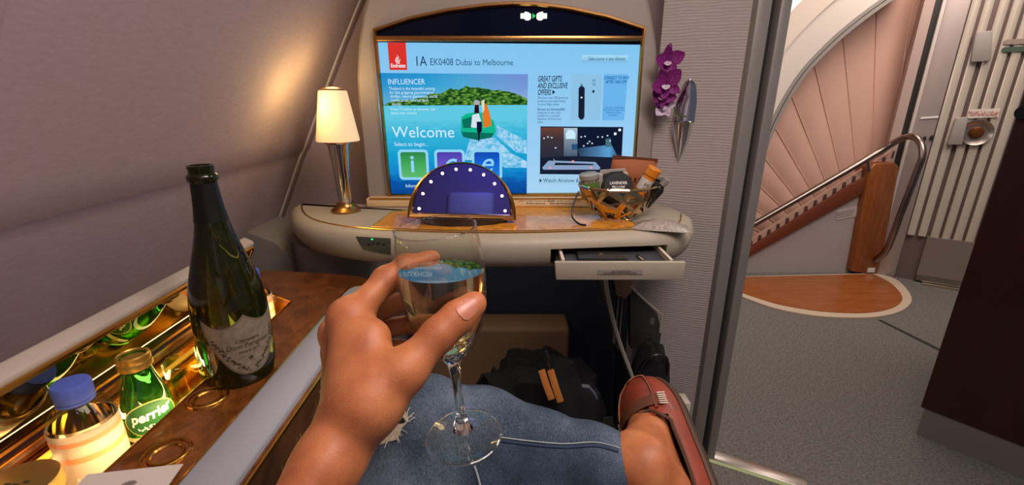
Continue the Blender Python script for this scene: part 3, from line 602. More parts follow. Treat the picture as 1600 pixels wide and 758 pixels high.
# fairing at the wall base left of the pedestal
mb = MB(); mb.rings([[(-.80, y, .60), (-.80, y, .77), (-.72, y, .775), (-.65, y, .745), (-.615, y, .70), (-.61, y, .60)] for y in (1.17, 1.20, 1.35)]); o = mb.build('trim_1', PED, None, 40); tag(o, 'grey fairing at the foot of the side wall beyond the console', None, None, 'structure')

# ---------------------------------------------------------------- desk lamp
lp = thing('table_lamp', 'chrome table lamp with glowing cream shade at the left of the desk', 'lamp', (-.441, 1.162, DZ+.001))
lt = MB(); lt.lathe([(.0001, 0), (.0375, 0), (.0380, .004), (.030, .010), (.0235, .017), (.0225, .021), (.0215, .024), (.0001, .024)], wm(lp)); lt.build('lamp_base', GOLD, lp, 30)
lt = MB(); lt.lathe([(.0165, .023), (.0185, .06), (.0215, .11), (.026, .16), (.028, .175), (.0001, .177)], wm(lp)); lt.build('column', CHROME, lp, 30)
lt = MB(); lt.lathe([(.0001, .174), (.034, .176), (.036, .180), (.034, .184), (.0001, .185)], wm(lp)); lt.build('collar', CHROME, lp, 30)
SHADE = NT('lamp_shade_glow'); SHADE.b.inputs['Base Color'].default_value = srgb('e8d0a8'); SHADE.b.inputs['Emission Color'].default_value = srgb('ffd094'); SHADE.b.inputs['Emission Strength'].default_value = .48
lt = MB(); lt.lathe([(.052, .182), (.0525, .186), (.034, .300), (.0325, .303), (.031, .300), (.050, .184), (.052, .182)], wm(lp)); lt.build('lamp_shade', SHADE.m, lp, 30)
lt = MB(); lt.lathe([(.031, .298), (.028, .3065), (.015, .311), (.0001, .312)], wm(lp)); lt.build('top_cap', mat('cap_brown', '6a4a34', .5), lp, 30)
lamp('table_lamp_bulb', 'POINT', (-.441, 1.162, 1.168), .35, (1, .66, .24), .02)
lamp('table_lamp_glow_fill', 'POINT', (-.470, 1.095, 1.115), .8, (1, .70, .26), .05)  # bodiless extra light beside the shade, added for the glow on the wall

# ---------------------------------------------------------------- lit vanity mirror
M = Matrix.Translation((-.118, 1.035, .856)) @ Matrix.Rotation(R_(4), 4, 'Z') @ Matrix.Rotation(R_(2.5), 4, 'Y') @ Matrix.Rotation(R_(-14), 4, 'X')
vm = thing('vanity_mirror', 'half round gold framed mirror ringed with lit bulbs, raised on the desk', 'mirror', M=M)
def dshape(hw, hh, n=20, r=.02):
    return [V((hw*math.cos(math.pi*i/n), 0, hh*math.sin(math.pi*i/n)**.92)) for i in range(n+1)]
dd = dshape(.122, .128, 24)
rr = [[M @ (p*f+V((0, y, oz))) for p in dd] for f, y, oz in ((1.02, .012, -.004), (1.05, -.002, -.007), (1.045, -.010, -.007), (1.0, -.014, -.004), (.955, -.012, .003), (.93, -.006, .006), (.93, .004, .006))]
mb = MB(); mb.rings(rr, True, False, True); mb.build('mirror_frame', GOLD, vm, 30)
mb = MB(); mb.prism([M @ (p*.935+V((0, -.004, .005))) for p in dd], M.to_3x3() @ V((0, .004, 0))); mb.build('mirror_glass', mat('mirror_blue_reflection', '7078d0', .03, 1), vm, 0)  # blue of the reflected mood light is tinted into the mirror colour
BULB = emit('bulb_warm', 'ffd9a0', 6)
for i in range(10):
    a = math.pi*(i+.25)/9.5; mb = MB(); mb.ball(M @ V((.122*.83*math.cos(a), -.008, .004+.128*.83*math.sin(a)**.92)), .0034, (1, .6, 1), 6, None); mb.build('bulb', BULB, vm)
mb = MB(); mb.rings([[M @ V((x*f, y, -.012+z)) for x, y in ((-.11, .0), (-.09, -.016), (-.04, -.026), (.04, -.026), (.09, -.016), (.11, 0), (.1, .05), (-.1, .05))] for f, z in ((.7, -.012), (1, .004))]); mb.build('mirror_stand', mat('stand_bronze', '3c2c20', .4, .5), vm)

# ---------------------------------------------------------------- wire snack basket and its contents
BC = V((.262, 1.09, DZ+.0015))
bk = thing('wire_basket', 'faceted chrome wire bowl full of snacks at the right of the desk', 'basket', BC)
rnd = random.Random(11); prev = None; ringsv = []
for (r, z, k, ph) in ((.040, .004, 8, 0), (.068, .026, 10, .25), (.088, .056, 11, .1), (.098, .082, 12, .3)):
    ringsv.append([BC+V(((r)*math.cos(2*math.pi*(j+ph+(rnd.random()-.5)*.45)/k)*1.0, r*.82*math.sin(2*math.pi*(j+ph)/k), z+(rnd.random()-.5)*(.012 if 0 < z-.004 < .07 else 0))) for j in range(k)])
mb = MB()
def bar(mb, a, b, wd=.0074): mb.tube([a, b], wd, 4, flat=.25, up=((a+b)/2-BC-V((0, 0, .05))))
for r in (0, 3):
    for j in range(len(ringsv[r])): bar(mb, ringsv[r][j], ringsv[r][(j+1) % len(ringsv[r])], .004)
for ra, rb in zip(ringsv, ringsv[1:]):
    for a in ra:
        near = sorted(rb, key=lambda q: (q-a).length)[:2]
        for q in near: bar(mb, a, q)
for r in (1, 2):
    for j in range(0, len(ringsv[r]), 2): bar(mb, ringsv[r][j], ringsv[r][(j+1) % len(ringsv[r])])
mb.build('basket_wires', mat('basket_chrome', 'd8b888', .18, 1), bk, 0)
mb = MB(); mb.prism([BC+V((.045*math.cos(a), .037*math.sin(a), .0)) for a in [2*math.pi*i/14 for i in range(14)]], (0, 0, .004)); mb.build('basket_floor', CHROME, bk)
mb = MB(); mb.tube(spline([BC+V((-.10, -.02, .07)), BC+V((-.112, -.03, .045)), BC+V((-.118, -.045, .015)), BC+V((-.105, -.07, .003)), BC+V((-.09, -.085, .003))], 5), .0022, 6); mb.build('handle', BLACK, bk)
# contents, each standing in the bowl
MS = lambda p, rx, ry, rz=0: Matrix.Translation(V(p)) @ Matrix.Rotation(R_(rz), 4, 'Z') @ Matrix.Rotation(R_(ry), 4, 'Y') @ Matrix.Rotation(R_(rx), 4, 'X')
def pack(name, label, cat, M, w_, h_, t_, m, seal=.004, band=None):
    t = thing(name, label, cat, M=M); mb = MB(); rr = []
    for i in range(9):
        z = h_*i/8; f = max(.06, math.sin(math.pi*min(1, max(0, (i+.0)/8)))**.55); row = []
        for j in range(16):
            a = 2*math.pi*j/16; row.append(M @ V((w_/2*(abs(math.cos(a))**.7*(1 if math.cos(a) > 0 else -1)), t_/2*f*math.sin(a)+.002*math.sin(i*2.1+j), z)))
        rr.append(row)
    mb.rings(rr); mb.build('pouch', m, t, 50)
    if band:
        for z0, z1 in ((-.006, .004), (h_-.004, h_+.006)):
            mb = MB(); mb.b2((-w_/2, -.0015, z0), (w_/2, .0015, z1)); mb.bm.transform(M); mb.build('seal_edge', band, t)
    return t
t = pack('snack_bag', 'brown paper snack bag standing tallest at the back of the basket', 'snack bag', MS(BC+V((.040, .058, .035)), 8, 4, -4), .112, .105, .034, mat('kraft_brown', 'a8623a', .7, bump=(60, .3, .003)), band=mat('kraft_dark', '6f3a1e', .7))
for i in range(6): mb = MB(); mb.box((-.03+.012*i, -.0172, .058), (.006, .0004, .010), wm(t)); mb.build('print_mark', mat('kraft_print', '5a2c14', .7), t, 0)
t = pack('black_snack_pouch', 'black and white foil snack pouch between the jar and the orange tube', 'snack bag', MS(BC+V((-.012, .022, .03)), 10, -3, 3), .062, .085, .022, mat('pouch_black', '19181a', .35), band=mat('pouch_white', 'b8b0a4', .5))
for s in (-1, 1): mb = MB(); mb.b2((s*.031-.006, -.0135, .004), (s*.031+.004, .006, .083)); mb.bm.transform(wm(t)); mb.build('white_edge', mat('pouch_white', 'b8b0a4', .5), t)
M = MS(BC+V((-.068, .000, .050)), 4, -8); t = thing('snack_jar', 'small clear jar with green top band at the left of the basket', 'jar', M=M)
mb = MB(); mb.lathe([(.0001, 0), (.021, 0), (.024, .006), (.024, .040), (.021, .046), (.021, .05)], M, 18); mb.build('jar_body', mat('jar_nuts', '8f8a74', .2, 0, noise=(160, '5c4a30', .4, .6, 0), coat=1), t)
mb = MB(); mb.lathe([(.0246, .026), (.0246, .042)], M, 18); mb.build('green_label', mat('label_green', '5c7a34', .5), t)
mb = MB(); mb.lathe([(.0225, .048), (.0235, .050), (.0235, .060), (.021, .062), (.0001, .062)], M, 18); mb.build('lid', mat('lid_grey', '9c9c94', .35), t)
M = MS(BC+V((-.012, -.034, .082)), 72, 0, 4); t = thing('balm_tin', 'round black tin with pale lettering leaning at the front of the basket', 'tin', M=M)
mb = MB(); mb.lathe([(.0001, -.012), (.034, -.012), (.036, -.010), (.036, .010), (.034, .012), (.0001, .012)], M, 28); mb.build('tin_body', mat('tin_black', '141416', .35), t, 30)
for i, s in enumerate(('LAVENDER', 'PILLOW')): text(s, .0095, M @ Matrix.Translation((0, .006-.010*i, .0125)), WHITE, 'tin_text', t, 'CENTER', .9, 0, .0002, None, .0002)
M = MS(BC+V((.030, -.012, .030)), 12, 24, 0); t = thing('vitamin_tube', 'orange tube with white label sticking up in the basket', 'tube', M=M)
OT = mat('tube_orange', 'd8811c', .35)
mb = MB(); mb.lathe([(.0001, 0), (.0150, 0), (.0155, .002), (.0155, .088), (.015, .09)], M, 20); mb.build('tube_body', OT, t, 30)
mb = MB(); mb.lathe([(.0152, .090), (.0172, .091), (.0172, .108), (.016, .110), (.0001, .110)], M, 20); mb.build('cap', OT, t, 30)
mb = MB(); mb.lathe([(.0158, .052), (.0158, .082)], M, 20); mb.build('white_label', mat('label_white', 'd8d0c0', .5), t, 30)
def cyl(M, r):
    return lambda q: M @ V((r*math.sin(q.x/r), -r*math.cos(q.x/r), q.y))
text('HI', .014, None, INK, 'label_text', t, 'CENTER', 1, 0, 0, cyl(M @ Matrix.Translation((0, 0, .064)), .0162)); text('20', .010, None, INK, 'label_text', t, 'CENTER', 1, 0, 0, cyl(M @ Matrix.Translation((0, 0, .054)), .0162))
M = MS(BC+V((.064, -.012, .035)), 15, 32, 0); t = thing('spray_bottle', 'dark little bottle with grey cap lying against the orange tube in the basket', 'bottle', M=M)
mb = MB(); mb.lathe([(.0001, 0), (.0135, 0), (.0140, .003), (.0140, .052), (.010, .058), (.0075, .062), (.0075, .066)], M, 18); mb.build('bottle_body', mat('bottle_smoke', '24201e', .25), t)
mb = MB(); mb.lathe([(.0085, .064), (.0085, .080), (.0075, .082), (.0001, .082)], M, 18); mb.build('cap', mat('cap_grey', '8c867c', .4), t)
t = pack('dark_amenity_pouch', 'dark soft pouch at the right end of the basket against the wall', 'pouch', MS(BC+V((.072, .022, .045)), 8, 18, -10), .055, .062, .026, mat('pouch_dark', '2a2624', .6)); mb = MB(); mb.box((.006, -.006, .062), (.022, .012, .010), wm(t), .003); mb.build('pull_tab', mat('cap_grey', '8c867c', .4), t)
# crinkled clear packet on the desk
mb = MB(); rr = []
PC = V((.345, 1.0, DZ+.0016))
for i in range(13):
    row = []
    for j in range(9):
        u, v = i/12*2-1, j/8*2-1; h = .016*max(0, 1-u*u)**.8*max(0, 1-v*v)**.7 + .009*abs(mnoise.noise(V((u*3.3, v*3.3, 2))))*max(0, 1-max(abs(u), abs(v)))**.3
        q = Matrix.Rotation(R_(-14), 4, 'Z') @ V((u*.060*(1-.12*v), v*.036*(1-.1*u*u), max(h, 0)))
        row.append(PC+q)
    rr.append(row)
mb.rings(rr, False, False, False); n_ = len(rr)
PKT = mat('packet_film', 'c4b9ae', .16, 0, bump=(55, 1.0, .012), coat=.8, trans=.35)
pk = mb.build('headset_packet', PKT, None, 60); tag(pk, 'crinkled translucent plastic packet lying on the right end of the desk', 'packet')
mb = MB(); mb.rings([[PC+V((0, 0, .0))+Matrix.Rotation(R_(-14), 4, 'Z') @ V((u*.061, v*.037, z)) for u, v in ((-1, -1), (1, -1), (1, 1), (-1, 1))] for z in (-.0004, .0)]); mb.build('packet_back', PKT, pk, 0)

# ---------------------------------------------------------------- orchid in the wall vase
wv = thing('wall_vase', 'pointed polished metal cone vase fixed to the ribbed wall', 'vase', (0.4544,1.2374,1.064))
q0 = [V(p) for p in [(0.4628,1.2347,1.1699),(0.472,1.2316,1.1526),(0.4772,1.2299,1.105),(0.4724,1.2315,1.0806),(0.4498,1.2389,1.064),(0.4384,1.2426,1.0555),(0.4433,1.241,1.022),(0.4559,1.2369,0.959),(0.4692,1.2326,1.0394),(0.4778,1.2298,1.0725)]]
nv = V((-.31, -.951, 0)); tx = V((.951, -.31, 0)); VM = mat('vase_metal', 'd8d8dc', .06, 1)
mb = MB(); rr = []
for c_, h_, d_ in zip([V(p) for p in [(0.456,1.2368,0.9573),(0.4565,1.2367,0.9832),(0.4568,1.2366,1.0105),(0.456,1.2369,1.0341),(0.4556,1.237,1.0524),(0.4559,1.2369,1.064)]], (.0006, .010, .018, .0235, .026, .0265), (.001, .014, .026, .034, .040, .043)):
    rr.append([c_ + tx*h_*math.cos(math.pi*j/14) + nv*(d_*math.sin(math.pi*j/14)+.001) for j in range(15)])
mb.rings(rr, False, False, False); bmesh.ops.solidify(mb.bm, geom=list(mb.bm.faces), thickness=.0015); mb.build('vase_cone', VM, wv, 60)
mb = MB(); rr = []
for c_, h_ in zip([V(p) for p in [(0.457,1.2365,1.0392),(0.4575,1.2364,1.0641),(0.4579,1.2362,1.0887),(0.4599,1.2356,1.1129),(0.4605,1.2354,1.1353),(0.4615,1.2351,1.1543),(0.4616,1.235,1.1668),(0.4618,1.235,1.1715)]], (.020, .0265, .0265, .0245, .021, .016, .009, .001)):
    rr.append([c_ + tx*h_*u + nv*(.004+.006*(1-u*u)) for u in (-1, -.6, -.2, .2, .6, 1)])
mb.rings(rr, False, False, False); bmesh.ops.solidify(mb.bm, geom=list(mb.bm.faces), thickness=.0015); mb.build('vase_plate', VM, wv, 60)
orc = thing('orchid_spray', 'purple and white orchid spray leaning out of the wall vase', 'flower', (0.4201,1.217,1.0649))
rnd = random.Random(5)
def petal_mat(i):
    k = NT('orchid_petal'); tc = k.n('ShaderNodeTexCoord'); gr = k.n('ShaderNodeTexGradient'); sx = sepx(k, tc.outputs['Generated'])
    nz = k.n('ShaderNodeTexNoise', Scale=7, Detail=3); k.l(tc.outputs['Generated'], nz.inputs['Vector'])
    c_ = ramp(k, nz.outputs['Fac'], [(.32, '5a0a4e'), (.5, '7d1470'), (.66, '8f2684')]); k.l(c_, k.b.inputs['Base Color']); k.b.inputs['Roughness'].default_value = .6; k.b.inputs['Subsurface Weight'].default_value = .15
    k.b.inputs['Subsurface Scale'].default_value = .004; return k.m
PET = petal_mat(0); PETW = mat('orchid_pale_petal', 'b89ac0', .6, 0, noise=(60, 'e0d4d8', .4, .6, 0), sss=.2)
def petal(base, dr, up, L, W, m, nm='petal'):
    dr = V(dr).normalized(); up = V(up); sd = dr.cross(up).normalized(); up = sd.cross(dr).normalized(); mb = MB(); rr = []
    for i in range(8):
        t_ = i/7; wd = W*math.sin(math.pi*min(.97, (t_*.9+.08)))**.8; c_ = base+dr*L*t_+up*(.25*L*t_*t_)
        rr.append([c_+sd*wd*(s)+up*(.18*wd*s*s*1.6) for s in (-1, -.5, 0, .5, 1)])
    mb.rings(rr, False, False, False)
    for v in list(mb.bm.verts): pass
    r2 = bmesh.ops.solidify(mb.bm, geom=list(mb.bm.faces), thickness=.0006)
    return mb.build(nm, m, orc, 60)
view = (CAMP-V((0.4033,1.2225,1.1602))).normalized()
for (px, sz, tw) in (((0.3922,1.2103,1.2113), .041, .1), ((0.3884,1.1958,1.1562), .046, .5), ((0.3822,1.203,1.1287), .036, -.4), ((0.3936,1.2099,1.1036), .034, 1.2)):
    c_ = V(px); rx = V((1, 0, 0)); uz = view.cross(rx).normalized()*-1; uz = uz if uz.z > 0 else -uz
    for k_, a in enumerate((90, 18, 162, 236, 304)):
        a = R_(a)+tw; d_ = rx*math.cos(a)+uz*math.sin(a)+view*.25
        petal(c_, d_, view, sz*(1 if k_ not in (3, 4) else .85), sz*(.42 if k_ in (1, 2) else .28), PET if not (sz < .036 and k_ > 1) else PETW)
    petal(c_+view*.004, -uz*.8+view*.9, view*.4+uz, sz*.55, sz*.22, PETW, 'lip')
mb = MB(); mb.tube(spline([(0.4579,1.2236,1.0777), (0.4302,1.2137,1.0844), (0.4076,1.2105,1.1288), (0.4018,1.2177,1.1754), (0.3983,1.2241,1.2274)], 5), .002, 6); mb.build('stem', mat('stem_green', '4a6a2c', .6), orc)
for px in ((0.3914,1.2211,1.2375), (0.3971,1.2213,1.245)): mb = MB(); mb.ball(px, .009, (.6, .6, 1.2), 8); mb.build('bud', PET, orc)

# ================================================================ SIDE CONSOLE WITH LIT MINIBAR
CZ = .715
co_ = thing('side_console', 'long side console with burl veneer top and open lit minibar along the cabin wall', 'console', (-.55, .4, 0))
crn = [V((-.298, -.5, 0)), V((-.298, .86, 0)), V((-.302, .92, 0)), V((-.322, .965, 0)), V((-.36, .998, 0)), V((-.42, 1.015, 0)), V((-.52, 1.03, 0)), V((-.74, 1.05, 0)), V((-.745, -.5, 0))]
RX0, RX1, RY0, RY1, RZ = -.592, -.463, .26, .893, .64
def recess(z1=.9): 
    c = MB(); c.prism([V((RX0, RY0, RZ)), V((RX1, RY0, RZ)), V((RX1, RY1-.035, RZ)), V((RX1-.055, RY1, RZ)), V((RX0, RY1, RZ))], (0, 0, z1-RZ)); return c
mb = MB(); mb.prism([p+V((0, 0, .002)) for p in crn], (0, 0, CZ-.014)); cb = mb.build('console_body', mat('console_side', '5b3a20', .4, 0, noise=(14, '3a2414', .4, .7, 1.5)), None, 40)
carve(cb, [recess()]); cb.data.materials.append(mat('bar_gold', 'c8922e', .22, 1)); adopt(cb, co_)
for p in cb.data.polygons:
    c = p.center + co_.location
    if RX0-.002 < c.x < RX1+.002 and RY0-.002 < c.y < RY1+.002 and c.z > RZ-.003: p.material_index = 1
mb = MB(); mb.prism([p+V((0, 0, CZ-.012)) for p in crn], (0, 0, .012)); ct = mb.build('burl_top', BURLD, None, 40); carve(ct, [recess()]); adopt(ct, co_)
rim = [V((RX1, RY0, CZ)), V((RX1, RY1-.035, CZ)), V((RX1-.055, RY1, CZ)), V((RX0, RY1, CZ)), V((RX0, RY0, CZ))]
mb = MB(); mb.tube([p+V((0, 0, .0008)) for p in rim], .0022, 6, True); mb.tube([V((RX1-.004, RY0+.01, .69)), V((RX1-.004, RY1-.04, .69))], .002, 6); mb.build('brass_rim', BRASS, co_)
mb = MB(); mb.b2((RX0+.002, RY0+.01, .655), (RX0+.014, RY1-.004, .668)); mb.b2((RX0+.002, RY0+.01, .69), (RX0+.01, RY1-.004, .70)); mb.build('brass_ledge', BRASS, co_)
# LED strips that light the recess
LED = emit('bar_led', 'ffb23e', .9)
mb = MB(); mb.b2((RX1-.004, RY0+.02, .700), (RX1-.0005, RY1-.05, .706)); mb.build('led_strip', LED, co_)
mb = MB(); mb.b2((RX0+.0005, RY0+.02, .676), (RX0+.004, RY1-.02, .682)); mb.build('led_strip', LED, co_)
lamp('minibar_led', 'AREA', (RX1-.006, .58, .703), .75, (1, .75, .34), .60, (RX0, .58, .64), .012)
lamp('minibar_led_back', 'AREA', (RX0+.012, .58, .684), .45, (1, .75, .34), .60, (RX1, .58, .70), .012)
# brass line and armrest pad
mb = MB(); mb.tube(spline([V((-.367, -.4, CZ+.001)), V((-.367, .60, CZ+.001)), V((-.367, .90, CZ+.001)), V((-.362, .925, CZ+.001)), V((-.345, .936, CZ+.001)), V((-.318, .930, CZ+.001)), V((-.306, .905, CZ+.001))], 4), .0026, 6); mb.build('brass_line', BRASS, co_)
mb = MB(); pd = [V((-.301, -.4, 0)), V((-.301, .885, 0)), V((-.306, .905, 0)), V((-.318, .918, 0)), V((-.335, .922, 0)), V((-.352, .918, 0)), V((-.361, .905, 0)), V((-.363, .885, 0)), V((-.363, -.4, 0))]
mb.rings([[p.lerp(V((-.332, p.y, 0)), f)+V((0, 0, z)) for p in pd] for f, z in ((0, CZ-.01), (0, CZ+.004), (.05, CZ+.0075), (.14, CZ+.009))]); mb.build('armrest_pad', PAD, co_, 40)
mb = MB(); mb.tube([V((-.2965, -.4, CZ-.003)), V((-.2965, .87, CZ-.003))], .0028, 6); mb.build('brass_line', BRASS, co_)
# brass cup rings sunk in the burl strip
for x, y in ((-.414, .434), (-.433, .540)):
    X = Matrix.Translation((x, y, CZ)); mb = MB(); mb.lathe([(.0225, .0004), (.0235, .003), (.0255, .0034), (.0268, .0018), (.0272, .0002)], X, 32); cr = mb.build('cup_ring', BRASS, co_)
    mb = MB(); mb.lathe([(.0150, .0006), (.0165, .0028), (.0185, .0030), (.0195, .0006)], X @ Matrix.Translation((.001, -.001, 0)), 32); mb.build('inner_ring', BRASS, cr)
mb = MB(); mb.prism([V((RX1+.0045, .52, CZ+.0004)), V((RX1+.0055, .52, CZ+.0004)), V((-.4, .60, CZ+.0004)), V((-.401, .60, CZ+.0004))], (0, 0, .0003)); mb.build('veneer_joint', BRASS, co_)
# half open lid, its underside a mirror facing the bottles
ld = V((.454, 0, .891)); ln = V((.891, 0, -.454)); h0 = V((-.599, 0, .7175))
lid = thing('minibar_lid', 'raised white minibar lid with mirrored underside and brass frame along the wall', 'lid', (h0.x, .55, h0.z))
LY0, LY1 = .10, .905
def lp_(a, b, y): return h0+ld*a+ln*b+V((0, y, 0))
mb = MB(); mb.prism([lp_(0, -.003, LY0), lp_(.124, -.003, LY0), lp_(.128, -.008, LY0), lp_(.128, -.026, LY0), lp_(.120, -.032, LY0), lp_(0, -.020, LY0)], (0, LY1-LY0, 0), .003); mb.build('lid_shell', mat('lid_white', 'a89c8e', .5), lid, 40)
mb = MB(); mb.prism([lp_(.016, -.0029, LY0+.02), lp_(.112, -.0029, LY0+.02), lp_(.112, -.0004, LY0+.02), lp_(.016, -.0004, LY0+.02)], (0, LY1-LY0-.035, 0)); mb.build('lid_mirror', mat('bar_mirror', '8f8a70', .03, 1), lid, 0)
mb = MB(); mb.tube([lp_(.116, -.001, LY0+.01), lp_(.116, -.001, LY1-.01), lp_(.010, -.001, LY1-.01), lp_(.010, -.001, LY0+.01)], .0045, 6, True); mb.build('brass_frame', BRASS, lid)
for y in (.50, .78): mb = MB(); mb.ball(lp_(.004, .006, y), .006, (1, 1.4, 1), 8); mb.build('hinge', BRASS, lid)

# ---------------------------------------------------------------- champagne bottle
def rad(prof, z):
    for (r0, z0), (r1, z1) in zip(prof, prof[1:]):
        if z0 <= z <= z1 and z1 > z0: return r0+(r1-r0)*(z-z0)/(z1-z0)
    return prof[-1][0]
BX = Matrix.Translation((-.418, .603, CZ+.0005))
cb_ = thing('champagne_bottle', 'tall dark green champagne bottle with shield label on the burl console', 'bottle', M=BX)
bprof = [(.0001, .004), (.030, .002), (.043, 0), (.0475, .006), (.0488, .03), (.0497, .07), (.0502, .095), (.0495, .118), (.0465, .143), (.0415, .165), (.0350, .188), (.0290, .208), (.0240, .227), (.0205, .245), (.0180, .262), (.0164, .280), (.0155, .295), (.0153, .2975), (.0182, .3005), (.0190, .304), (.0182, .308), (.0152, .3105), (.0152, .3155), (.0160, .318), (.0155, .321), (.0125, .321), (.0115, .312), (.0110, .290), (.0001, .288)]
BG = NT('dark_bottle_glass'); b = BG.b; b.inputs['Base Color'].default_value = srgb('2e3110'); b.inputs['Transmission Weight'].default_value = .7; b.inputs['Roughness'].default_value = .02; b.inputs['IOR'].default_value = 1.45
mb = MB(); mb.lathe(bprof, BX, 40); mb.build('bottle_glass', BG.m, cb_, 50)
fo = [(r+.0006, z) for r, z in bprof if .243 <= z <= .2975]
mb = MB(); mb.lathe(fo, BX, 32); mb.build('neck_foil', mat('neck_foil', '0c0c08', .38), cb_, 50)
ang0 = R_(-40)
def onb(M, prof, a0, off):
    def f(q):
        r = rad(prof, q.y)+off; a = a0+q.x/.049; return M @ V((r*math.cos(a), r*math.sin(a), q.y))
    return f
fb = onb(BX, bprof, ang0, .0004); fb2 = onb(BX, bprof, ang0, .0007); fb3 = onb(BX, bprof, ang0, .0010)
def shield(f, s, name, m, par):
    mb = MB(); rr = []
    for i in range(33):
        u = -1+i/16; top = .116-.015*math.sin(math.pi*abs(u))**.9-.000*u; bot = .021+.080*abs(u)**2.5; mid = .066
        rr.append([f(V((u*.0545*s, mid+((bot+(top-bot)*j/6)-mid)*s, 0))) for j in range(7)])
    mb.rings(rr, False, False, False); return mb.build(name, m, par, 60)
bl = shield(fb, 1, 'shield_label', mat('label_bronze', '756850', .5, .3), cb_)
shield(fb2, .93, 'label_field', mat('label_olive', '8a7d68', .55, .1, noise=(120, '776b58', .4, .6, 0)), bl)
LI = mat('label_ink', '3d3324', .6)
for s, z, sz in (('Champagne', .075, .0068), ('Dom Pérignon', .0655, .0100), ('Vintage 2012', .0575, .0058)): text(s, sz, None, LI, 'label_text', bl, 'CENTER', .95, .18, 0, lambda q, z=z: fb3(V((q.x, q.y+z, 0))), .0001)
star = [V((.005*(1 if i % 2 == 0 else .4)*math.sin(math.pi*i/5), .0475+.005*(1 if i % 2 == 0 else .4)*math.cos(math.pi*i/5), 0)) for i in range(10)]
mb = MB(); mb.add([fb3(p) for p in star], [tuple(range(10))]); mb.build('label_star', LI, bl, 0)
for s in (-1, 1):
    mb = MB(); rnd = random.Random(3)
    for i in range(26):
        t_ = i/25; u = s*(.041-.036*t_**1.6); z = .082-.052*t_
        for j in range(2):
            c = V((u+(rnd.random()-.5)*.006, z+(rnd.random()-.5)*.006, 0)); r = .0014+.0008*rnd.random()
            mb.add([fb3(c+V((r*math.cos(a), r*.7*math.sin(a), 0))) for a in (0, 1.2, 2.5, 3.8, 5.1)], [(0, 1, 2, 3, 4)])
    tag(mb.build('label_vine', LI, bl, 0), kind='stuff')

# ---------------------------------------------------------------- water bottles, sparkling water, tumbler, gold lid
wprof = [(.0001, .003), (.024, .0), (.031, .003), (.034, .010), (.0342, .09), (.0325, .103), (.028, .114), (.0205, .122), (.0175, .127), (.0168, .135)]
CLEAR = thin_glass('clear_plastic', 'f4f2ee', .02)
WATER = NT('water'); WATER.b.inputs['Transmission Weight'].default_value = 1; WATER.b.inputs['Roughness'].default_value = 0; WATER.b.inputs['IOR'].default_value = 1.33; WATER.b.inputs['Base Color'].default_value = srgb('fdf6ea')
CAPB = mat('cap_blue', '5266b8', .45, 0, sss=.1)
def water_bottle(M, label):
    t = thing('water_bottle', label, 'bottle', M=M, group=None)
    mb = MB(); mb.lathe(wprof, M, 32); mb.build('bottle_body', CLEAR, t, 50)
    mb = MB(); mb.lathe([(.0001, .004), (.0325, .006), (.0325, .092), (.031, .098), (.0001, .098)], M, 28); mb.build('water', WATER.m, t, 50)
    mb = MB(); mb.lathe([(.0346, .012), (.0346, .096)], M, 36); lb = mb.build('label_sleeve', mat('label_peach', 'e8cdb4', .5, 0, trans=.35, alpha=.9), t, 50)
    mb = MB(); mb.lathe([(.0349, .056), (.0349, .064)], M, 36); mb.lathe([(.0349, .080), (.0349, .0865)], M, 36); mb.build('label_stripe', mat('label_coral', 'e08a5a', .5), lb, 50)
    mb = MB(); n_ = 30
    mb.lathe([(.0172, .128), (.0192, .1285), (.0195, .131), (.0195, .147), (.0182, .150), (.0001, .1505)], M, 30); mb.build('cap', CAPB, t, 30)
    mb = MB(); mb.lathe([(.0173, .1235), (.0192, .124), (.0192, .1275), (.0173, .128)], M, 30); mb.build('cap_ring', CAPB, t, 30)
    return t
water_bottle(Matrix.Translation((-.541, .470, RZ+.0005)), 'clear water bottle with blue cap nearest the camera in the lit minibar')
water_bottle(Matrix.Translation((-.535, .848, RZ+.0005)), 'clear water bottle with blue cap half hidden behind the champagne bottle')
gprof = [(.0001, .004), (.022, .001), (.028, .003), (.030, .010), (.0305, .052), (.0290, .068), (.0245, .088), (.0195, .106), (.0170, .118), (.0163, .126)]
GG = NT('green_bottle_glass'); b = GG.b; b.inputs['Base Color'].default_value = srgb('2f9a30'); b.inputs['Transmission Weight'].default_value = .9; b.inputs['Roughness'].default_value = .02
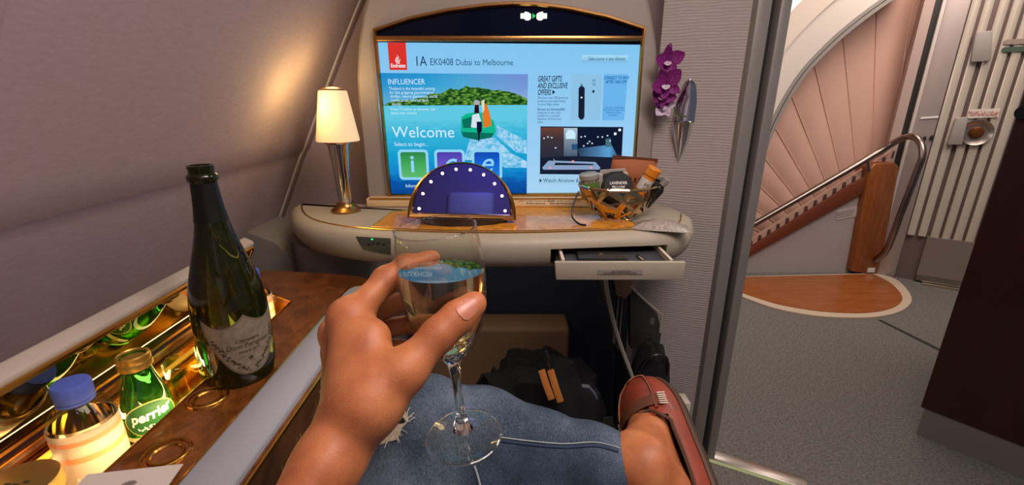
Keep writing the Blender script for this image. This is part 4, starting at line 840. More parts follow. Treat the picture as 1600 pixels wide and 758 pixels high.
def sparkling(M, a0, label, lie=False):
    t = thing('sparkling_water_bottle', label, 'bottle', M=M)
    mb = MB(); mb.lathe(gprof+[(.0150, .140), (.0135, .140), (.0140, .118), (.0001, .112)], M, 32); mb.build('bottle_glass', GG.m, t, 50)
    mb = MB(); mb.lathe([(.0172, .122), (.0198, .124), (.0204, .128), (.0198, .133), (.0192, .134), (.0198, .136), (.0196, .142), (.0178, .1435), (.0165, .142), (.0165, .138), (.0001, .1375)], M, 30); mb.build('gold_collar', mat('collar_gold', 'c8a048', .35, .7), t, 30)
    f = lambda off: (lambda q: M @ V(((rad(gprof, q.y)+off)*math.cos(a0+q.x/.030), (rad(gprof, q.y)+off)*math.sin(a0+q.x/.030), q.y)))
    def oval(rx, rz, cz, off, m, nm, par):
        g = f(off); mb = MB(); rr = []
        for i in range(9): rr.append([g(V((rx*i/8*math.cos(a), cz+rz*i/8*math.sin(a), 0))) for a in [2*math.pi*j/28 for j in range(28)]])
        mb.rings(rr, True, False, True); return mb.build(nm, m, par, 60)
    lb = oval(.034, .0260, .052, .0004, mat('label_lime', 'c8c060', .5), 'label', t); oval(.0322, .0243, .052, .0007, mat('label_deep_green', '1c5a24', .5), 'label_field', lb)
    text('perrier', .0205, None, WHITE, 'label_text', lb, 'CENTER', .82, .12, 0, lambda q: f(.0010)(V((q.x, q.y+.053+.10*q.x, 0))), .0006)
    text('بيرييه', .0100, None, WHITE, 'label_text', lb, 'CENTER', .9, 0, 0, lambda q: f(.0010)(V((q.x, q.y+.041+.10*q.x, 0))), .0004)
    mb = MB(); g = f(.0006); mb.rings([[g(V((-.047+.094*i/24, z, 0))) for i in range(25)] for z in (.020, .027)], False, False, False); mb.build('label_band', mat('label_cream', 'e8dca0', .5), lb, 60)
    return t
sparkling(Matrix.Translation((-.527, .545, RZ+.0005)), R_(-42), 'green sparkling water bottle with gold collar beside the nearest water bottle')
sparkling(Matrix.Translation((-.530, .705, RZ+.0005)), R_(-60), 'green sparkling water bottle hidden behind the champagne bottle in the minibar')
tm = thing('glass_tumbler', 'clear glass tumbler between the green bottle and the champagne bottle', 'glass', (-.522, .625, RZ+.0005))
mb = MB(); mb.lathe([(.0001, .0), (.024, 0), (.026, .004), (.031, .085), (.0305, .0855), (.0295, .085), (.0245, .008), (.0001, .007)], wm(tm), 32); mb.build('tumbler_glass', thin_glass('tumbler', 'f0f4e0', .01), tm, 40)
X = Matrix.Translation((-.547, .388, RZ+.0005)); jt = thing('gold_lidded_jar', 'round jar with gold lid cut off at the lower left corner', 'jar', M=X)
mb = MB(); mb.lathe([(.0001, 0), (.034, 0), (.036, .003), (.036, .058)], X, 30, cap1=True); mb.build('jar_body', mat('jar_amber', '8a6a2a', .2), jt)
mb = MB(); mb.lathe([(.0362, .060), (.0385, .060), (.0385, .074), (.037, .0765), (.033, .077), (.0001, .0772)], X, 30); mb.build('jar_lid', mat('jar_gold', 'c49a58', .35, .8), jt, 30)
mb = MB()
for x0, x1 in ((-.010, -.003), (-.001, .006), (.008, .014)): mb.box((-.547+(x0+x1)/2, .388+.004*math.sin(x0*300), RZ+.0780), (x1-x0, .003, .0004))
mb.build('lid_print', LI, jt, 0)
# printed card on the console
cM = Matrix.Translation((-.416, .335, CZ+.0045)) @ Matrix.Rotation(R_(9), 4, 'Z')
mb = MB(); mb.box((0, 0, 0), (.098, .145, .0012), cM); cd = mb.build('printed_card', mat('card_paper', 'c8bcae', .7), None, 0); tag(cd, 'pale printed card lying at the near end of the burl console', 'card')
mb = MB()
for i in range(7):
    a = (i-3)*.32; p = V((.006+.008*math.sin(a), .046+.008*math.cos(a), .0008)); q = V((.006+.003*math.sin(a), .046+.002*math.cos(a), .0008)); mb.prism([cM @ x for x in (q+V((-.0008, 0, 0)), q+V((.0008, 0, 0)), p+V((.0012, 0, 0)), p+V((0, .002, 0)), p+V((-.0012, 0, 0)))], (0, 0, .0002))
mb.prism([cM @ V(x) for x in ((0, .043, .0008), (.012, .043, .0008), (.0105, .040, .0008), (.0015, .040, .0008))], (0, 0, .0002)); mb.build('crest_print', mat('crest_grey', '7a6e66', .7), cd, 0)
text('Emirates', .008, cM @ Matrix.Translation((.006, .030, .0009)), mat('crest_grey', '7a6e66', .7), 'card_text', cd, 'CENTER')

# ================================================================ AISLE: STAIRS, BULKHEAD, CABIN DOOR
PINK = mat('fan_panel_pink', 'd6ab98', .34, 0, bump=(14, .05, .004), coat=.25)
CREAMW = mat('bulkhead_cream', 'cfc3b8', .6); WOOD = mat('cherry_wood', 'a2602e', .35, 0, noise=(5, '8a4415', .35, .7, 1.2), coat=.3, stretch=(1, 8, .6)); WOODV = mat('cherry_wood_upright', '98582c', .35, 0, noise=(6, '7c3c12', .35, .7, 1.2), coat=.3, stretch=(6, 6, .6))
GREYP = mat('stair_side_grey', 'a79c99', .7, 0, bump=(200, .15, .001))
# shell of the aisle
mb = MB(); mb.b2((.9, 3.55, 0), (4.2, 3.6, 2.6)); struct('wall_far', 'pale pink wall at the back of the stairwell', mb, mat('stairwell_pink', 'c79c88', .7))
mb = MB(); mb.b2((.70, -.9, 2.45), (4.2, 3.6, 2.5)); struct('ceiling_aisle', 'pale ceiling over the aisle', mb, mat('ceiling_white', 'b5aca6', .8))
# fan of ribbed wall panels radiating from the foot of the newel
FY = 3.02; fc = V((2.6046,3.02,-0.2028))
fan = thing('fan_wall', 'pink fan shaped stairwell wall of ribbed panels radiating upward', 'wall panel', (fc.x, FY, 0)); fan['kind'] = 'structure'; del fan['category']
angs = [-76+6.4*i for i in range(18)]
for a0 in angs:
    a1 = a0+6.4; rr = []
    for k in range(5):
        t_ = k/4; a = R_(a0+(a1-a0)*t_); dpt = -.010*math.sin(math.pi*t_)**.7
        dirv = V((math.sin(a), 0, math.cos(a))); rr.append([fc+dirv*r+V((0, dpt*min(1, r/.7), 0)) for r in (.03, .7, 1.4, 2.35)])
    mb = MB(); mb.rings(rr, False, False, False); mb.rings([[p+V((0, .05, 0)) for p in (rr[0][0], rr[0][-1])], [p+V((0, .05, 0)) for p in (rr[-1][0], rr[-1][-1])]], False, False, False)
    mb.build('fan_panel', PINK, fan, 60)
for a0 in angs[1:]:
    dirv = V((math.sin(R_(a0)), 0, math.cos(R_(a0)))); mb = MB(); mb.tube([fc+dirv*.12+V((0, -.002, 0)), fc+dirv*2.3+V((0, -.004, 0))], .0045, 8); mb.build('fan_glint_bead', mat('bead_pink', 'dcb09c', .16, 0, coat=1), fan)  # glossy beads added along the seams to catch highlight streaks
# bulkhead with the arched opening in front of the fan
ar = [V(p) for p in spline([(1.4736,2.8,0.0878),(1.4916,2.8,0.3008),(1.5197,2.8,0.488),(1.5539,2.8,0.7437),(1.6056,2.8,0.9858),(1.6968,2.8,1.212),(1.8046,2.8,1.3622),(1.9393,2.8,1.5006),(2.1211,2.8,1.6443),(2.2985,2.8,1.752)], 4)]
def offs_(pts, d):
    out = []
    for i, p in enumerate(pts):
        t = (pts[min(i+1, len(pts)-1)]-pts[max(i-1, 0)]).normalized(); out.append(p+V((-t.z, 0, t.x))*d)
    return out
o1, o2, o3, o4, o5 = offs_(ar, .045), offs_(ar, .21), offs_(ar, .25), offs_(ar, .33), offs_(ar, .43)
bh = thing('bulkhead_arch', 'cream bulkhead with grey rimmed arched opening to the stairwell', 'bulkhead', (1.5, 2.80, 0)); bh['kind'] = 'structure'; del bh['category']
def band(a, b, y0, y1, nm, m):
    mb = MB(); mb.rings([[p+V((0, y0, 0)), q+V((0, y0, 0)), q+V((0, y1, 0)), p+V((0, y1, 0))] for p, q in zip(a, b)]); return mb.build(nm, m, bh, 40)
ga = offs_(ar, .020); gb = offs_(ar, .026)
band(ar, ga, -.005, .20, 'arch_rim', mat('rim_grey', '8f8680', .5)); band(ga, gb, .01, .2, 'rim_groove', mat('rim_dark', '4a423e', .6)); band(gb, o1, -.005, .05, 'arch_rim', mat('rim_grey', '8f8680', .5))
band(o1, o2, .0, .04, 'bulkhead_panel', CREAMW); band(o2, o4, -.03, .03, 'bulkhead_cornice', mat('cornice_cream', 'd8c6b6', .6))
cl = band(o4, o5, -.01, .02, 'cove_light', emit('cove_white', 'fff6ec', 1.5))
# landing on the floor: wood half disc with cream rim
lo = [V(p) for p in [(1.2159,2.7234,0),(1.3291,2.4898,0),(1.4031,2.3557,0),(1.4922,2.2532,0),(1.6554,2.1766,0),(1.8487,2.1582,0),(2.0032,2.1803,0),(2.164,2.2492,0),(2.3186,2.3728,0),(2.427,2.5375,0),(2.4895,2.7015,0),(2.4511,2.8022,0)]]
li_ = [V(p) for p in [(1.2534,2.7124,0),(1.3652,2.5087,0),(1.4405,2.399,0),(1.5294,2.3055,0),(1.6901,2.2297,0),(1.867,2.2067,0),(2.011,2.2259,0),(2.1506,2.2851,0),(2.2701,2.3815,0),(2.3521,2.5087,0),(2.4055,2.6588,0),(2.3991,2.7793,0)]]
mb = MB(); mb.prism([p+V((0, 0, .0005)) for p in spline(lo, 3)], (0, 0, .010)); ldg = mb.build('stair_landing', mat('landing_rim', 'c9b49c', .5), None, 40); tag(ldg, 'half round wooden landing with cream rim at the foot of the stairs', 'landing')
mb = MB(); mb.prism([p+V((0, 0, .0106)) for p in spline(li_, 3)], (0, 0, .003)); mb.build('wood_floor', WOOD, ldg, 40)
# side of the stairs: grey triangle, sloping stringer, newel, rail
st = thing('stair_banister', 'wooden stair banister with grey infill panel, stringer and steel handrail', 'banister', (2.0, 2.84, 0))
mb = MB(); mb.prism([(1.2243,2.84,-0.048),(2.3153,2.84,-0.0011),(2.3021,2.84,0.5877),(1.2243,2.84,-0.048)], (0, .008, 0)); mb.build('infill_panel', GREYP, st)
mb = MB(); mb.prism([(1.2193,2.81,-0.1013),(1.5159,2.81,0.0932),(1.5714,2.81,0.1204),(2.2492,2.81,0.5605),(2.3879,2.81,0.6381),(2.3212,2.81,0.7105),(2.1412,2.81,0.6056),(1.562,2.81,0.1788),(1.2147,2.81,-0.0637)], (0, .022, 0), .005); mb.build('stringer', mat('stringer_wood', '6e3520', .45), st)
npx = [V(p) for p in [(2.2649,2.79,0.0233),(2.4629,2.79,0.0003),(2.407,2.79,0.7174),(2.3749,2.79,0.749),(2.2492,2.79,0.745),(2.2243,2.79,0.7174)]]
mb = MB(); mb.prism(npx, (0, .13, 0), .012, 3); mb.build('newel', WOODV, st)
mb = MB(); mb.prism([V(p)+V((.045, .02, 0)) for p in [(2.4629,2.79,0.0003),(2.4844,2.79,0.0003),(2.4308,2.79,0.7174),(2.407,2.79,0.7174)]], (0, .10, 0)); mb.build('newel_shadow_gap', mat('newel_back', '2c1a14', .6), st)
a, b_ = V((1.5138,2.85,0.0924)), V((2.4208,2.85,0.761)); u = (b_-a)
mb = MB(); mb.prism([a+V((0, 0, .0)), b_, b_+V((0, 0, .085)), a+V((0, 0, .085))], (0, .012, 0)); mb.build('pink_skirt', PINK, st)
for i in range(17):
    p = a+u*((i+.5)/17)+V((0, -.006, .050)); mb = MB(); mb.box(p, (.018, .006, .045), None, .002); mb.build('skirt_slot', mat('slot_brown', '5a4038', .6), st)
rail = spline([(1.2317,2.8,0.115),(1.4616,2.8,0.279),(1.831,2.8,0.5254),(2.1479,2.8,0.7358),(2.2833,2.8,0.8297)]+[(2.333,2.74,0.8999),(2.3472,2.68,0.9121),(2.3548,2.63,0.8764),(2.3553,2.6,0.8071),(2.3497,2.6,0.7337),(2.3346,2.6,0.5832),(2.329,2.61,0.4643),(2.3356,2.63,0.3382),(2.3786,2.7,0.2027),(2.4016,2.78,0.1132)], 5)
mb = MB(); mb.tube(rail, .019, 10); mb.build('handrail', mat('rail_bronze', '8f8078', .28, 1), st)
for p0, p1 in (((2.2009,2.8,0.7634), (2.2301,2.8,0.6921)), ((1.5305,2.8,0.3181), (1.5528,2.8,0.2572))): mb = MB(); mb.tube([V(p0), V(p1)], .010, 8); mb.build('rail_post', STEEL, st)
mb = MB(); mb.prism([V(p)+V((0, -.004, 0)) for p in [(2.1101,2.84,0.4364),(2.2373,2.84,0.462),(2.245,2.84,0.3936),(2.1169,2.84,0.3676)]], (0, .003, 0)); nt = mb.build('notice', mat('notice_pale', 'bdb4ae', .5), st, 0)
for dz in (.02, .035, .05):
    a = V((2.1154,2.834,0.4315)); b_ = V((2.2221,2.834,0.4549)); mb = MB(); mb.prism([a+V((0, 0, -dz)), b_+V((0, 0, -dz)), b_+V((0, 0, -dz+.006)), a+V((0, 0, -dz+.006))], (0, .001, 0)); mb.build('notice_line', mat('notice_grey', '938a86', .5), nt, 0)
mb = MB(); mb.box(V((2.3897,2.785,0.0389)), (.045, .006, .03)); mb.build('floor_label', WHITE, st, 0)
# door column and the ribbed cabin door on the right
dd_ = V((.834, -.552, 0)); dn = V((-.552, -.834, 0))
def W(px, o=0): return V(px)+dn*o
col = thing('door_column', 'silver grey column with dark gap left of the cabin door', 'column', (2.6011,2.6793,0.0092)); col['kind'] = 'structure'; del col['category']
DW = V((2.60, 2.68, 0)); TOPZ = 2.4
def slab(s0, s1, f0, f1, z0, z1, bev=0):
    mb = MB(); a_, b_ = DW+dd_*s0, DW+dd_*s1; mb.prism([a_+dn*f0, b_+dn*f0, b_+dn*f1, a_+dn*f1], (0, 0, z1-z0), bev); bmesh.ops.translate(mb.bm, verts=list(mb.bm.verts), vec=(0, 0, z0)); return mb
slab(-.300, -.252, -.30, -.02, 0, TOPZ).build('column_side', mat('column_mauve', 'b39a90', .5), col)
slab(-.252, -.222, -.30, -.03, 0, TOPZ).build('column_gap', mat('column_dark', '3a3634', .35, .4), col)
slab(-.222, -.205, -.20, .0, 0, TOPZ, .003).build('column_edge', mat('column_pale', 'c8bcb2', .4), col)
slab(-.205, -.104, -.20, -.004, 0, TOPZ, .003).build('column_front', mat('column_silver', 'ab9a94', .35, .25), col)
for px in ((2.4783,2.7558,0.8949), (2.5057,2.7377,0.9039)): mb = MB(); mb.ball(px, .012, (1, .5, 1.3), 6); mb.build('catch_hole', INK, col)
mb = MB(); mb.prism([(2.444,2.7785,1.0202),(2.5093,2.7353,1.029),(2.5089,2.7355,1.0181),(2.4436,2.7789,1.0091)], dn*.002); mb.build('notice_strip', WHITE, col, 0)
dr_ = thing('cabin_door', 'ribbed cream and grey aircraft door with latch knob and no smoking sign', 'door', (2.7803,2.5605,-0.0015)); 
slab(-.100, 1.2, -.10, -.03, 0, TOPZ).build('door_back', mat('door_groove', '7a6662', .4, .3), dr_)
RIB = mat('door_rib_cream', 'd0c2b0', .28, .25)
for i in range(24):
    x0 = -.098+i*.053+(.006 if i > 1 else 0); mb = MB(); p0 = DW+dd_*x0; p1 = DW+dd_*(x0+.037)
    mb.prism([p0-dn*.03, p0-dn*.010, p0.lerp(p1, .25)-dn*.004, p0.lerp(p1, .75)-dn*.004, p1-dn*.010, p1-dn*.03], (0, 0, TOPZ-.30)); bmesh.ops.translate(mb.bm, verts=list(mb.bm.verts), vec=(0, 0, .30)); mb.build('door_rib', RIB, dr_, 50)
slab(.0, 1.2, -.03, -.006, .05, .30).build('door_lower_reflection', mat('lower_metal', '8f8078', .4, .3), dr_)  # plain grey stands in for the reflection that swallows the lower ribs
slab(.0, 1.2, -.03, .002, .012, .05).build('kick_strip', STEEL, dr_)
mb = MB(); mb.prism([DW+dd_*.03, DW+dd_*1.2, DW+dd_*1.2+V((0, 0, .012)), DW+dd_*.03+V((0, 0, .012))], dn*.05, .003); mb.build('threshold', mat('threshold_bright', 'd8ccb8', .15, 1), dr_)
HG = mat('hinge_grey', '9a9089', .5)
for pts in ([(2.5555,2.7095,1.4722),(2.6094,2.6738,1.4771),(2.6335,2.6578,1.3204),(2.5654,2.703,1.3172)], [(2.5718,2.6987,1.0195),(2.6155,2.6697,1.0276),(2.6225,2.6651,0.8695),(2.5675,2.7015,0.866)]): mb = MB(); mb.prism(pts, dn*.03, .008); mb.build('hinge_cover', HG, dr_)
kc = V((2.6581,2.6367,0.9405)); KM = frame(kc, dn, dd_)
mb = MB(); mb.lathe([(.030, .002), (.048, .004), (.066, .018), (.070, .020), (.072, .012), (.072, 0)], KM, 28); kn = mb.build('latch_dish', mat('dish_silver', 'a89c92', .3, .8), dr_, 30)
mb = MB(); mb.lathe([(.0001, .026), (.022, .024), (.032, .012), (.032, .002)], KM, 20); mb.build('latch_knob', mat('knob_copper', '8a4e2a', .3, .7), kn, 40)
sg = [V(p) for p in [(2.6092,2.6643,1.0665),(2.7114,2.5966,1.0746),(2.7144,2.5946,1.0268),(2.6096,2.6641,1.0172)]]
mb = MB(); mb.prism(sg, dn*.003); sn = mb.build('no_smoking_sign', mat('sign_pale', 'dccfc4', .5), dr_, 0)
RIN = mat('red_ink', 'b0463c', .6); so = V((2.6585,2.6256,1.0309)); SM = frame(so, dn, dd_)
text('NO SMOKING', .0185, SM, RIN, 'sign_text', sn, 'CENTER', .95, 0, .0004); text('ممنوع التدخين', .018, SM @ Matrix.Translation((0, .018, 0)), RIN, 'sign_text', sn, 'CENTER', 1, 0, .0004)
for px, m_ in (((2.7031,2.6117,1.4157), mat('slot_rose', '9a8478', .4)), ((2.7047,2.6106,1.3777), mat('slot_green', '4a5a4a', .3))):
    X = frame(px, dn, dd_); mb = MB(); mb.prism([X @ V((sx*.040+.0125*math.cos(a), .0125*math.sin(a), 0)) for sx, a0 in ((1, -90), (-1, 90)) for a in [R_(a0+30*i) for i in range(7)]], dn*.006); mb.build('status_window', m_, dr_)
# dark wood suite wall across the aisle
a, b_ = V((1.41, 1.30, 0)), V((1.75, .885, 0)); dv = (b_-a).normalized(); nv = V((dv.y, -dv.x, 0)); nv = nv if nv.x < 0 else -nv
sw = thing('suite_wall', 'dark mahogany suite wall with grey kick plate on the far side of the aisle', 'suite wall', a); sw['kind'] = 'structure'; del sw['category']
DW_ = mat('mahogany', '3a1710', .35, 0, noise=(4, '28100b', .35, .7, 1), coat=.15, stretch=(4, 4, .5))
mb = MB(); mb.prism([a, b_, b_+V((.6, .35, 0)), a+V((.6, .35, 0))], (0, 0, 1.125)); bmesh.ops.translate(mb.bm, verts=list(mb.bm.verts), vec=(0, 0, .11)); mb.build('wood_panel', DW_, sw)
mb = MB(); mb.prism([a+nv*-.006+dv*.01, b_-nv*.006, b_+V((.58, .33, 0)), a+V((.58, .33, 0))], (0, 0, .1095)); mb.build('kick_plate', mat('kick_grey', '8c867e', .45, .3), sw)
mb = MB(); kp = V((1.4002,1.28,1.0859)); mb.tube([kp, kp+V((.09, .02, 0))], [.018, .02], 12); mb.build('edge_knob', BLACK, sw)

# ================================================================ PERSON: smooth bodies grown from distance fields
class Field:
    """rounded tapering limbs blended into one distance field, turned into a mesh with surface nets"""
    def __init__(s, lo, hi, h):
        s.lo = np.array(lo, np.float32); s.h = h
        s.n = np.ceil((np.array(hi)-np.array(lo))/h).astype(int)+1
        s.ax = [s.lo[i]+h*np.arange(s.n[i], dtype=np.float32) for i in range(3)]
        s.f = np.full(s.n, .05, np.float32)
    def _win(s, lo, hi):
        a = np.clip(np.floor((np.array(lo)-s.lo)/s.h).astype(int), 0, s.n-1); b = np.clip(np.ceil((np.array(hi)-s.lo)/s.h).astype(int)+1, 1, s.n)
        return tuple(slice(int(x), int(y)) for x, y in zip(a, b))
    def cone(s, a, ra, b, rb, k=.006, sub=False, sq=None):
        a, b = np.array(a, np.float32), np.array(b, np.float32); pad = max(ra, rb)+.035
        w_ = s._win(np.minimum(a, b)-pad, np.maximum(a, b)+pad)
        X, Y, Z = np.meshgrid(s.ax[0][w_[0]], s.ax[1][w_[1]], s.ax[2][w_[2]], indexing='ij', sparse=True)
        ab = b-a; L2 = float(ab@ab)+1e-12
        t = np.clip(((X-a[0])*ab[0]+(Y-a[1])*ab[1]+(Z-a[2])*ab[2])/L2, 0, 1)
        dx, dy, dz = X-a[0]-t*ab[0], Y-a[1]-t*ab[1], Z-a[2]-t*ab[2]
        if sq is not None:
            ax, q = np.array(sq[0], np.float32), sq[1]; ax /= np.linalg.norm(ax); pr = dx*ax[0]+dy*ax[1]+dz*ax[2]
            d = np.sqrt(np.maximum(dx*dx+dy*dy+dz*dz-pr*pr+(pr*q)**2, 0))-(ra+(rb-ra)*t)
        else: d = np.sqrt(dx*dx+dy*dy+dz*dz)-(ra+(rb-ra)*t)
        s.mix(w_, d.astype(np.float32), k, sub); return s
    def mix(s, w_, d, k, sub=False):
        g = s.f[w_]
        if sub: d = -d; h = np.maximum(k-np.abs(g-d), 0)/k; s.f[w_] = np.maximum(g, d)+h*h*k*.25
        else: h = np.maximum(k-np.abs(g-d), 0)/k; s.f[w_] = np.minimum(g, d)-h*h*k*.25
    def chain(s, pts, k=.006, join=None):
        for i, ((a, ra), (b, rb)) in enumerate(zip(pts, pts[1:])): s.cone(a, ra, b, rb, join if (i == 0 and join) else k)
        return s
    def union(s, o, k): s.mix((slice(None),)*3, o.f, k); return s
    def mesh(s):
        f = s.f; ins = f < 0; n = s.n
        c = np.zeros(n-1, np.int8)
        for i in (0, 1):
            for j in (0, 1):
                for k in (0, 1): c += ins[i:n[0]-1+i, j:n[1]-1+j, k:n[2]-1+k]
        cell = np.argwhere((c > 0) & (c < 8)); idx = np.full(n-1, -1, np.int64); idx[tuple(cell.T)] = np.arange(len(cell))
        acc = np.zeros((len(cell), 3)); cnt = np.zeros(len(cell)); cor = [(i, j, k) for i in (0, 1) for j in (0, 1) for k in (0, 1)]
        for p in cor:
            for ax in range(3):
                if p[ax] == 0:
                    q = list(p); q[ax] = 1; A = f[tuple((cell+np.array(p)).T)]; B = f[tuple((cell+np.array(q)).T)]; m = (A < 0) != (B < 0)
                    t = np.where(m, A/np.where(m, A-B, 1), 0); pos = np.tile(np.array(p, float), (len(cell), 1)); pos[:, ax] = t
                    acc[m] += pos[m]; cnt[m] += 1
        V_ = (cell+acc/np.maximum(cnt, 1)[:, None])*s.h+s.lo; F_ = []
        for ax in range(3):
            u, v = (ax+1) % 3, (ax+2) % 3; sl0 = [slice(None)]*3; sl1 = [slice(None)]*3; sl0[ax] = slice(0, -1); sl1[ax] = slice(1, None)
            A, B = ins[tuple(sl0)], ins[tuple(sl1)]; e = np.argwhere(A != B); e = e[(e[:, u] > 0) & (e[:, v] > 0) & (e[:, u] < n[u]-1) & (e[:, v] < n[v]-1)]
            def at(du, dv):
                q = e.copy(); q[:, u] -= du; q[:, v] -= dv; return idx[tuple(q.T)]
            Q = np.stack([at(1, 1), at(0, 1), at(0, 0), at(1, 0)], 1); fl = ~A[tuple(e.T)]; Q[fl] = Q[fl][:, ::-1]; F_.append(Q)
        F_ = np.concatenate(F_); F_ = F_[(F_ >= 0).all(1)]; T = V_[F_]
        if np.einsum('ij,ij->i', T[:, 0], np.cross(T[:, 1]-T[:, 0]+T[:, 0], T[:, 2])).sum() < 0: F_ = F_[:, ::-1]
        return V_, F_
def mesh_from(parts):
    vs, fs, o = [], [], 0
    for v, f in parts: vs.append(v); fs.append(f+o); o += len(v)
    v, f = np.concatenate(vs), np.concatenate(fs); me = bpy.data.meshes.new('body'); me.from_pydata(v.tolist(), [], f.tolist()); return me
def relax(v, f, it=3, lam=.5):
    e = np.concatenate([f[:, [i, (i+1) % 4]] for i in range(4)]); 
    for _ in range(it):
        a = np.zeros_like(v); c = np.zeros(len(v)); np.add.at(a, e[:, 0], v[e[:, 1]]); np.add.at(c, e[:, 0], 1); np.add.at(a, e[:, 1], v[e[:, 0]]); np.add.at(c, e[:, 1], 1)
        v = v+lam*(a/np.maximum(c, 1)[:, None]-v)
    return v
# joints of the left hand that holds the glass
wr_ = (-0.1228,0.2782,0.8832); mI, mM, mR, mP = (-0.1339,0.3353,0.9472), (-0.1518,0.3548,0.9226), (-0.1638,0.3693,0.8957), (-0.1654,0.3738,0.8705)
fI = [(mI, .0135), ((-0.1134,0.3736,0.9651), .0112), ((-0.0987,0.39,0.9737), .0096), ((-0.0789,0.4031,0.9753), .0074)]
fM = [(mM, .0132), ((-0.1252,0.3948,0.9296), .0112), ((-0.096,0.4036,0.9309), .0096), ((-0.0696,0.4018,0.922), .0078)]
fR = [(mR, .0128), ((-0.1304,0.4041,0.8995), .0106), ((-0.1003,0.4066,0.904), .0092), ((-0.0728,0.3985,0.8983), .0076)]
fP = [(mP, .0115), ((-0.1365,0.4001,0.877), .0092), ((-0.114,0.4019,0.8796), .0080), ((-0.0936,0.3966,0.8762), .0068)]
th = [((-0.1054,0.2792,0.9063), .0185), ((-0.0809,0.2916,0.9254), .0158), ((-0.0568,0.3108,0.946), .0124), ((-0.0433,0.3215,0.9548), .0122), ((-0.0325,0.3288,0.9614), .0100)]
elb = V((-.212, .02, .775)); W0 = V(wr_)
H = .0019
lo, hi = (-.33, -.09, .70), (-.01, .47, 1.12)
palm = Field(lo, hi, H)
fd = (W0-elb).normalized(); side = V((mP[0]-mI[0], mP[1]-mI[1], mP[2]-mI[2])).normalized()
def vv(*a): return [tuple(x) for x in a]
palm.cone(tuple(elb), .0270, tuple(elb.lerp(W0, .45)), .0225, .02); palm.cone(tuple(elb.lerp(W0, .45)), .0225, tuple(W0-fd*.02), .0208, .02, False, (tuple(side), .86))
palm.cone(tuple(W0-fd*.025), .0208, tuple(W0+fd*.012), .0212, .02, False, (tuple(side), .82))
ctr = [V(x) for x in (mI, mM, mR, mP)]
for m, r0, r1 in zip(ctr, (.0205, .0195, .0185, .0175), (.0150, .0142, .0135, .0125)):
    base = W0+(m-W0)*.16+side*((m-ctr[0]).dot(side)*.45-.010); palm.cone(tuple(base), r0, tuple(m), r1, .012)
palm.cone(tuple(W0+fd*.008), .0205, th[0][0], .0185, .014)
palm.cone(th[0][0], .0195, tuple(ctr[0].lerp(V(th[1][0]), .42)), .0150, .02)          # web muscle between thumb and index
palm.cone(tuple(V(th[0][0])+V((-.004, .012, .004))), .019, tuple(ctr[1].lerp(V(th[1][0]), .35)), .0145, .014)
palm.chain(th, .009, .016)
palm.cone(th[4][0], .0100, tuple(V(th[4][0])+(V(th[4][0])-V(th[3][0])).normalized()*.004), .0090, .004)
fing = Field(lo, hi, H)
for c in (fI, fM, fR, fP):
    g = Field(lo, hi, H); g.chain(c, .005); a, b = V(c[2][0]), V(c[3][0]); g.cone(tuple(b), c[3][1], tuple(b+(b-a).normalized()*.004), c[3][1]*.9, .003)
    pj = c[1]; g.cone(pj[0], pj[1]*1.06, pj[0], pj[1]*1.06, .006)
    fing.mix((slice(None),)*3, g.f, .0012)
palm.union(fing, .0075)
for (m, r) in ((ctr[0], .0148), (ctr[1], .0145)): palm.cone(tuple(m-fd*.002+V((-.002, 0, .001))), r, tuple(m), r*.95, .012)
hv, hf = palm.mesh(); hv = relax(hv, hf, 2, .4)
# upper arm, out of frame, joins at the elbow; ankle and foot of the crossed left leg
arm2 = Field((-.36, -.42, .68), (-.10, .10, 1.0), .006); arm2.cone(tuple(elb), .028, (-.235, -.30, .92), .055, .02); av, af = arm2.mesh()
shin0, shin1 = V((-0.1257,0.4511,0.7245)), V((0.1546,0.4651,0.6531)); heel = V((.228, .397, .622)); fa = V((-.03, .95, .12)).normalized(); toe = heel+fa*.268
sd = (shin1-shin0).normalized()
up_ = V((-.7, -.45, .5)); up_ = (up_-fa*up_.dot(fa)).normalized(); lat = fa.cross(up_); ak = heel+fa*.062+up_*.080
ft = Field((.02, .28, .44), (.40, .80, .80), .003)
ft.cone(tuple(shin1-sd*.10), .047, tuple(shin1), .0375, .02); ft.cone(tuple(shin1), .0375, tuple(ak), .0335, .02)
ft.cone(tuple(ak), .033, tuple(heel+fa*.035+up_*.034), .027, .02); ft.cone(tuple(heel+fa*.04+up_*.03), .026, tuple(heel+fa*.13+up_*.028), .026, .02)
ft.cone(tuple(ak+fa*.012), .0315, tuple(heel+fa*.145+up_*.036), .0225, .025); ft.cone(tuple(heel+fa*.14+up_*.030), .023, tuple(heel+fa*.225+up_*.020), .015, .02)
ft.cone(tuple(ak+lat*.018+up_*.002), .0195, tuple(ak+lat*.018), .0195, .018)
fv, ff = ft.mesh(); fv = relax(fv, ff, 2)
person = thing('person', 'person in blue jeans and red loafer raising a glass with the left hand', 'person', (0, .1, .5))
SK = NT('skin'); b = SK.b; tc = SK.n('ShaderNodeTexCoord'); nz = SK.n('ShaderNodeTexNoise', Scale=30, Detail=7); SK.l(tc.outputs['Object'], nz.inputs['Vector'])
SK.l(ramp(SK, nz.outputs['Fac'], [(.3, '95532f'), (.5, 'ae6940'), (.7, 'c07c4c')]), b.inputs['Base Color']); b.inputs['Roughness'].default_value = .48; b.inputs['Subsurface Weight'].default_value = .25
b.inputs['Subsurface Radius'].default_value = (1, .3, .15); b.inputs['Subsurface Scale'].default_value = .006; b.inputs['Specular IOR Level'].default_value = .4
n2 = SK.n('ShaderNodeTexVoronoi', Scale=650); SK.l(tc.outputs['Object'], n2.inputs['Vector']); n3 = SK.n('ShaderNodeTexNoise', Scale=120, Detail=5); SK.l(tc.outputs['Object'], n3.inputs['Vector'])
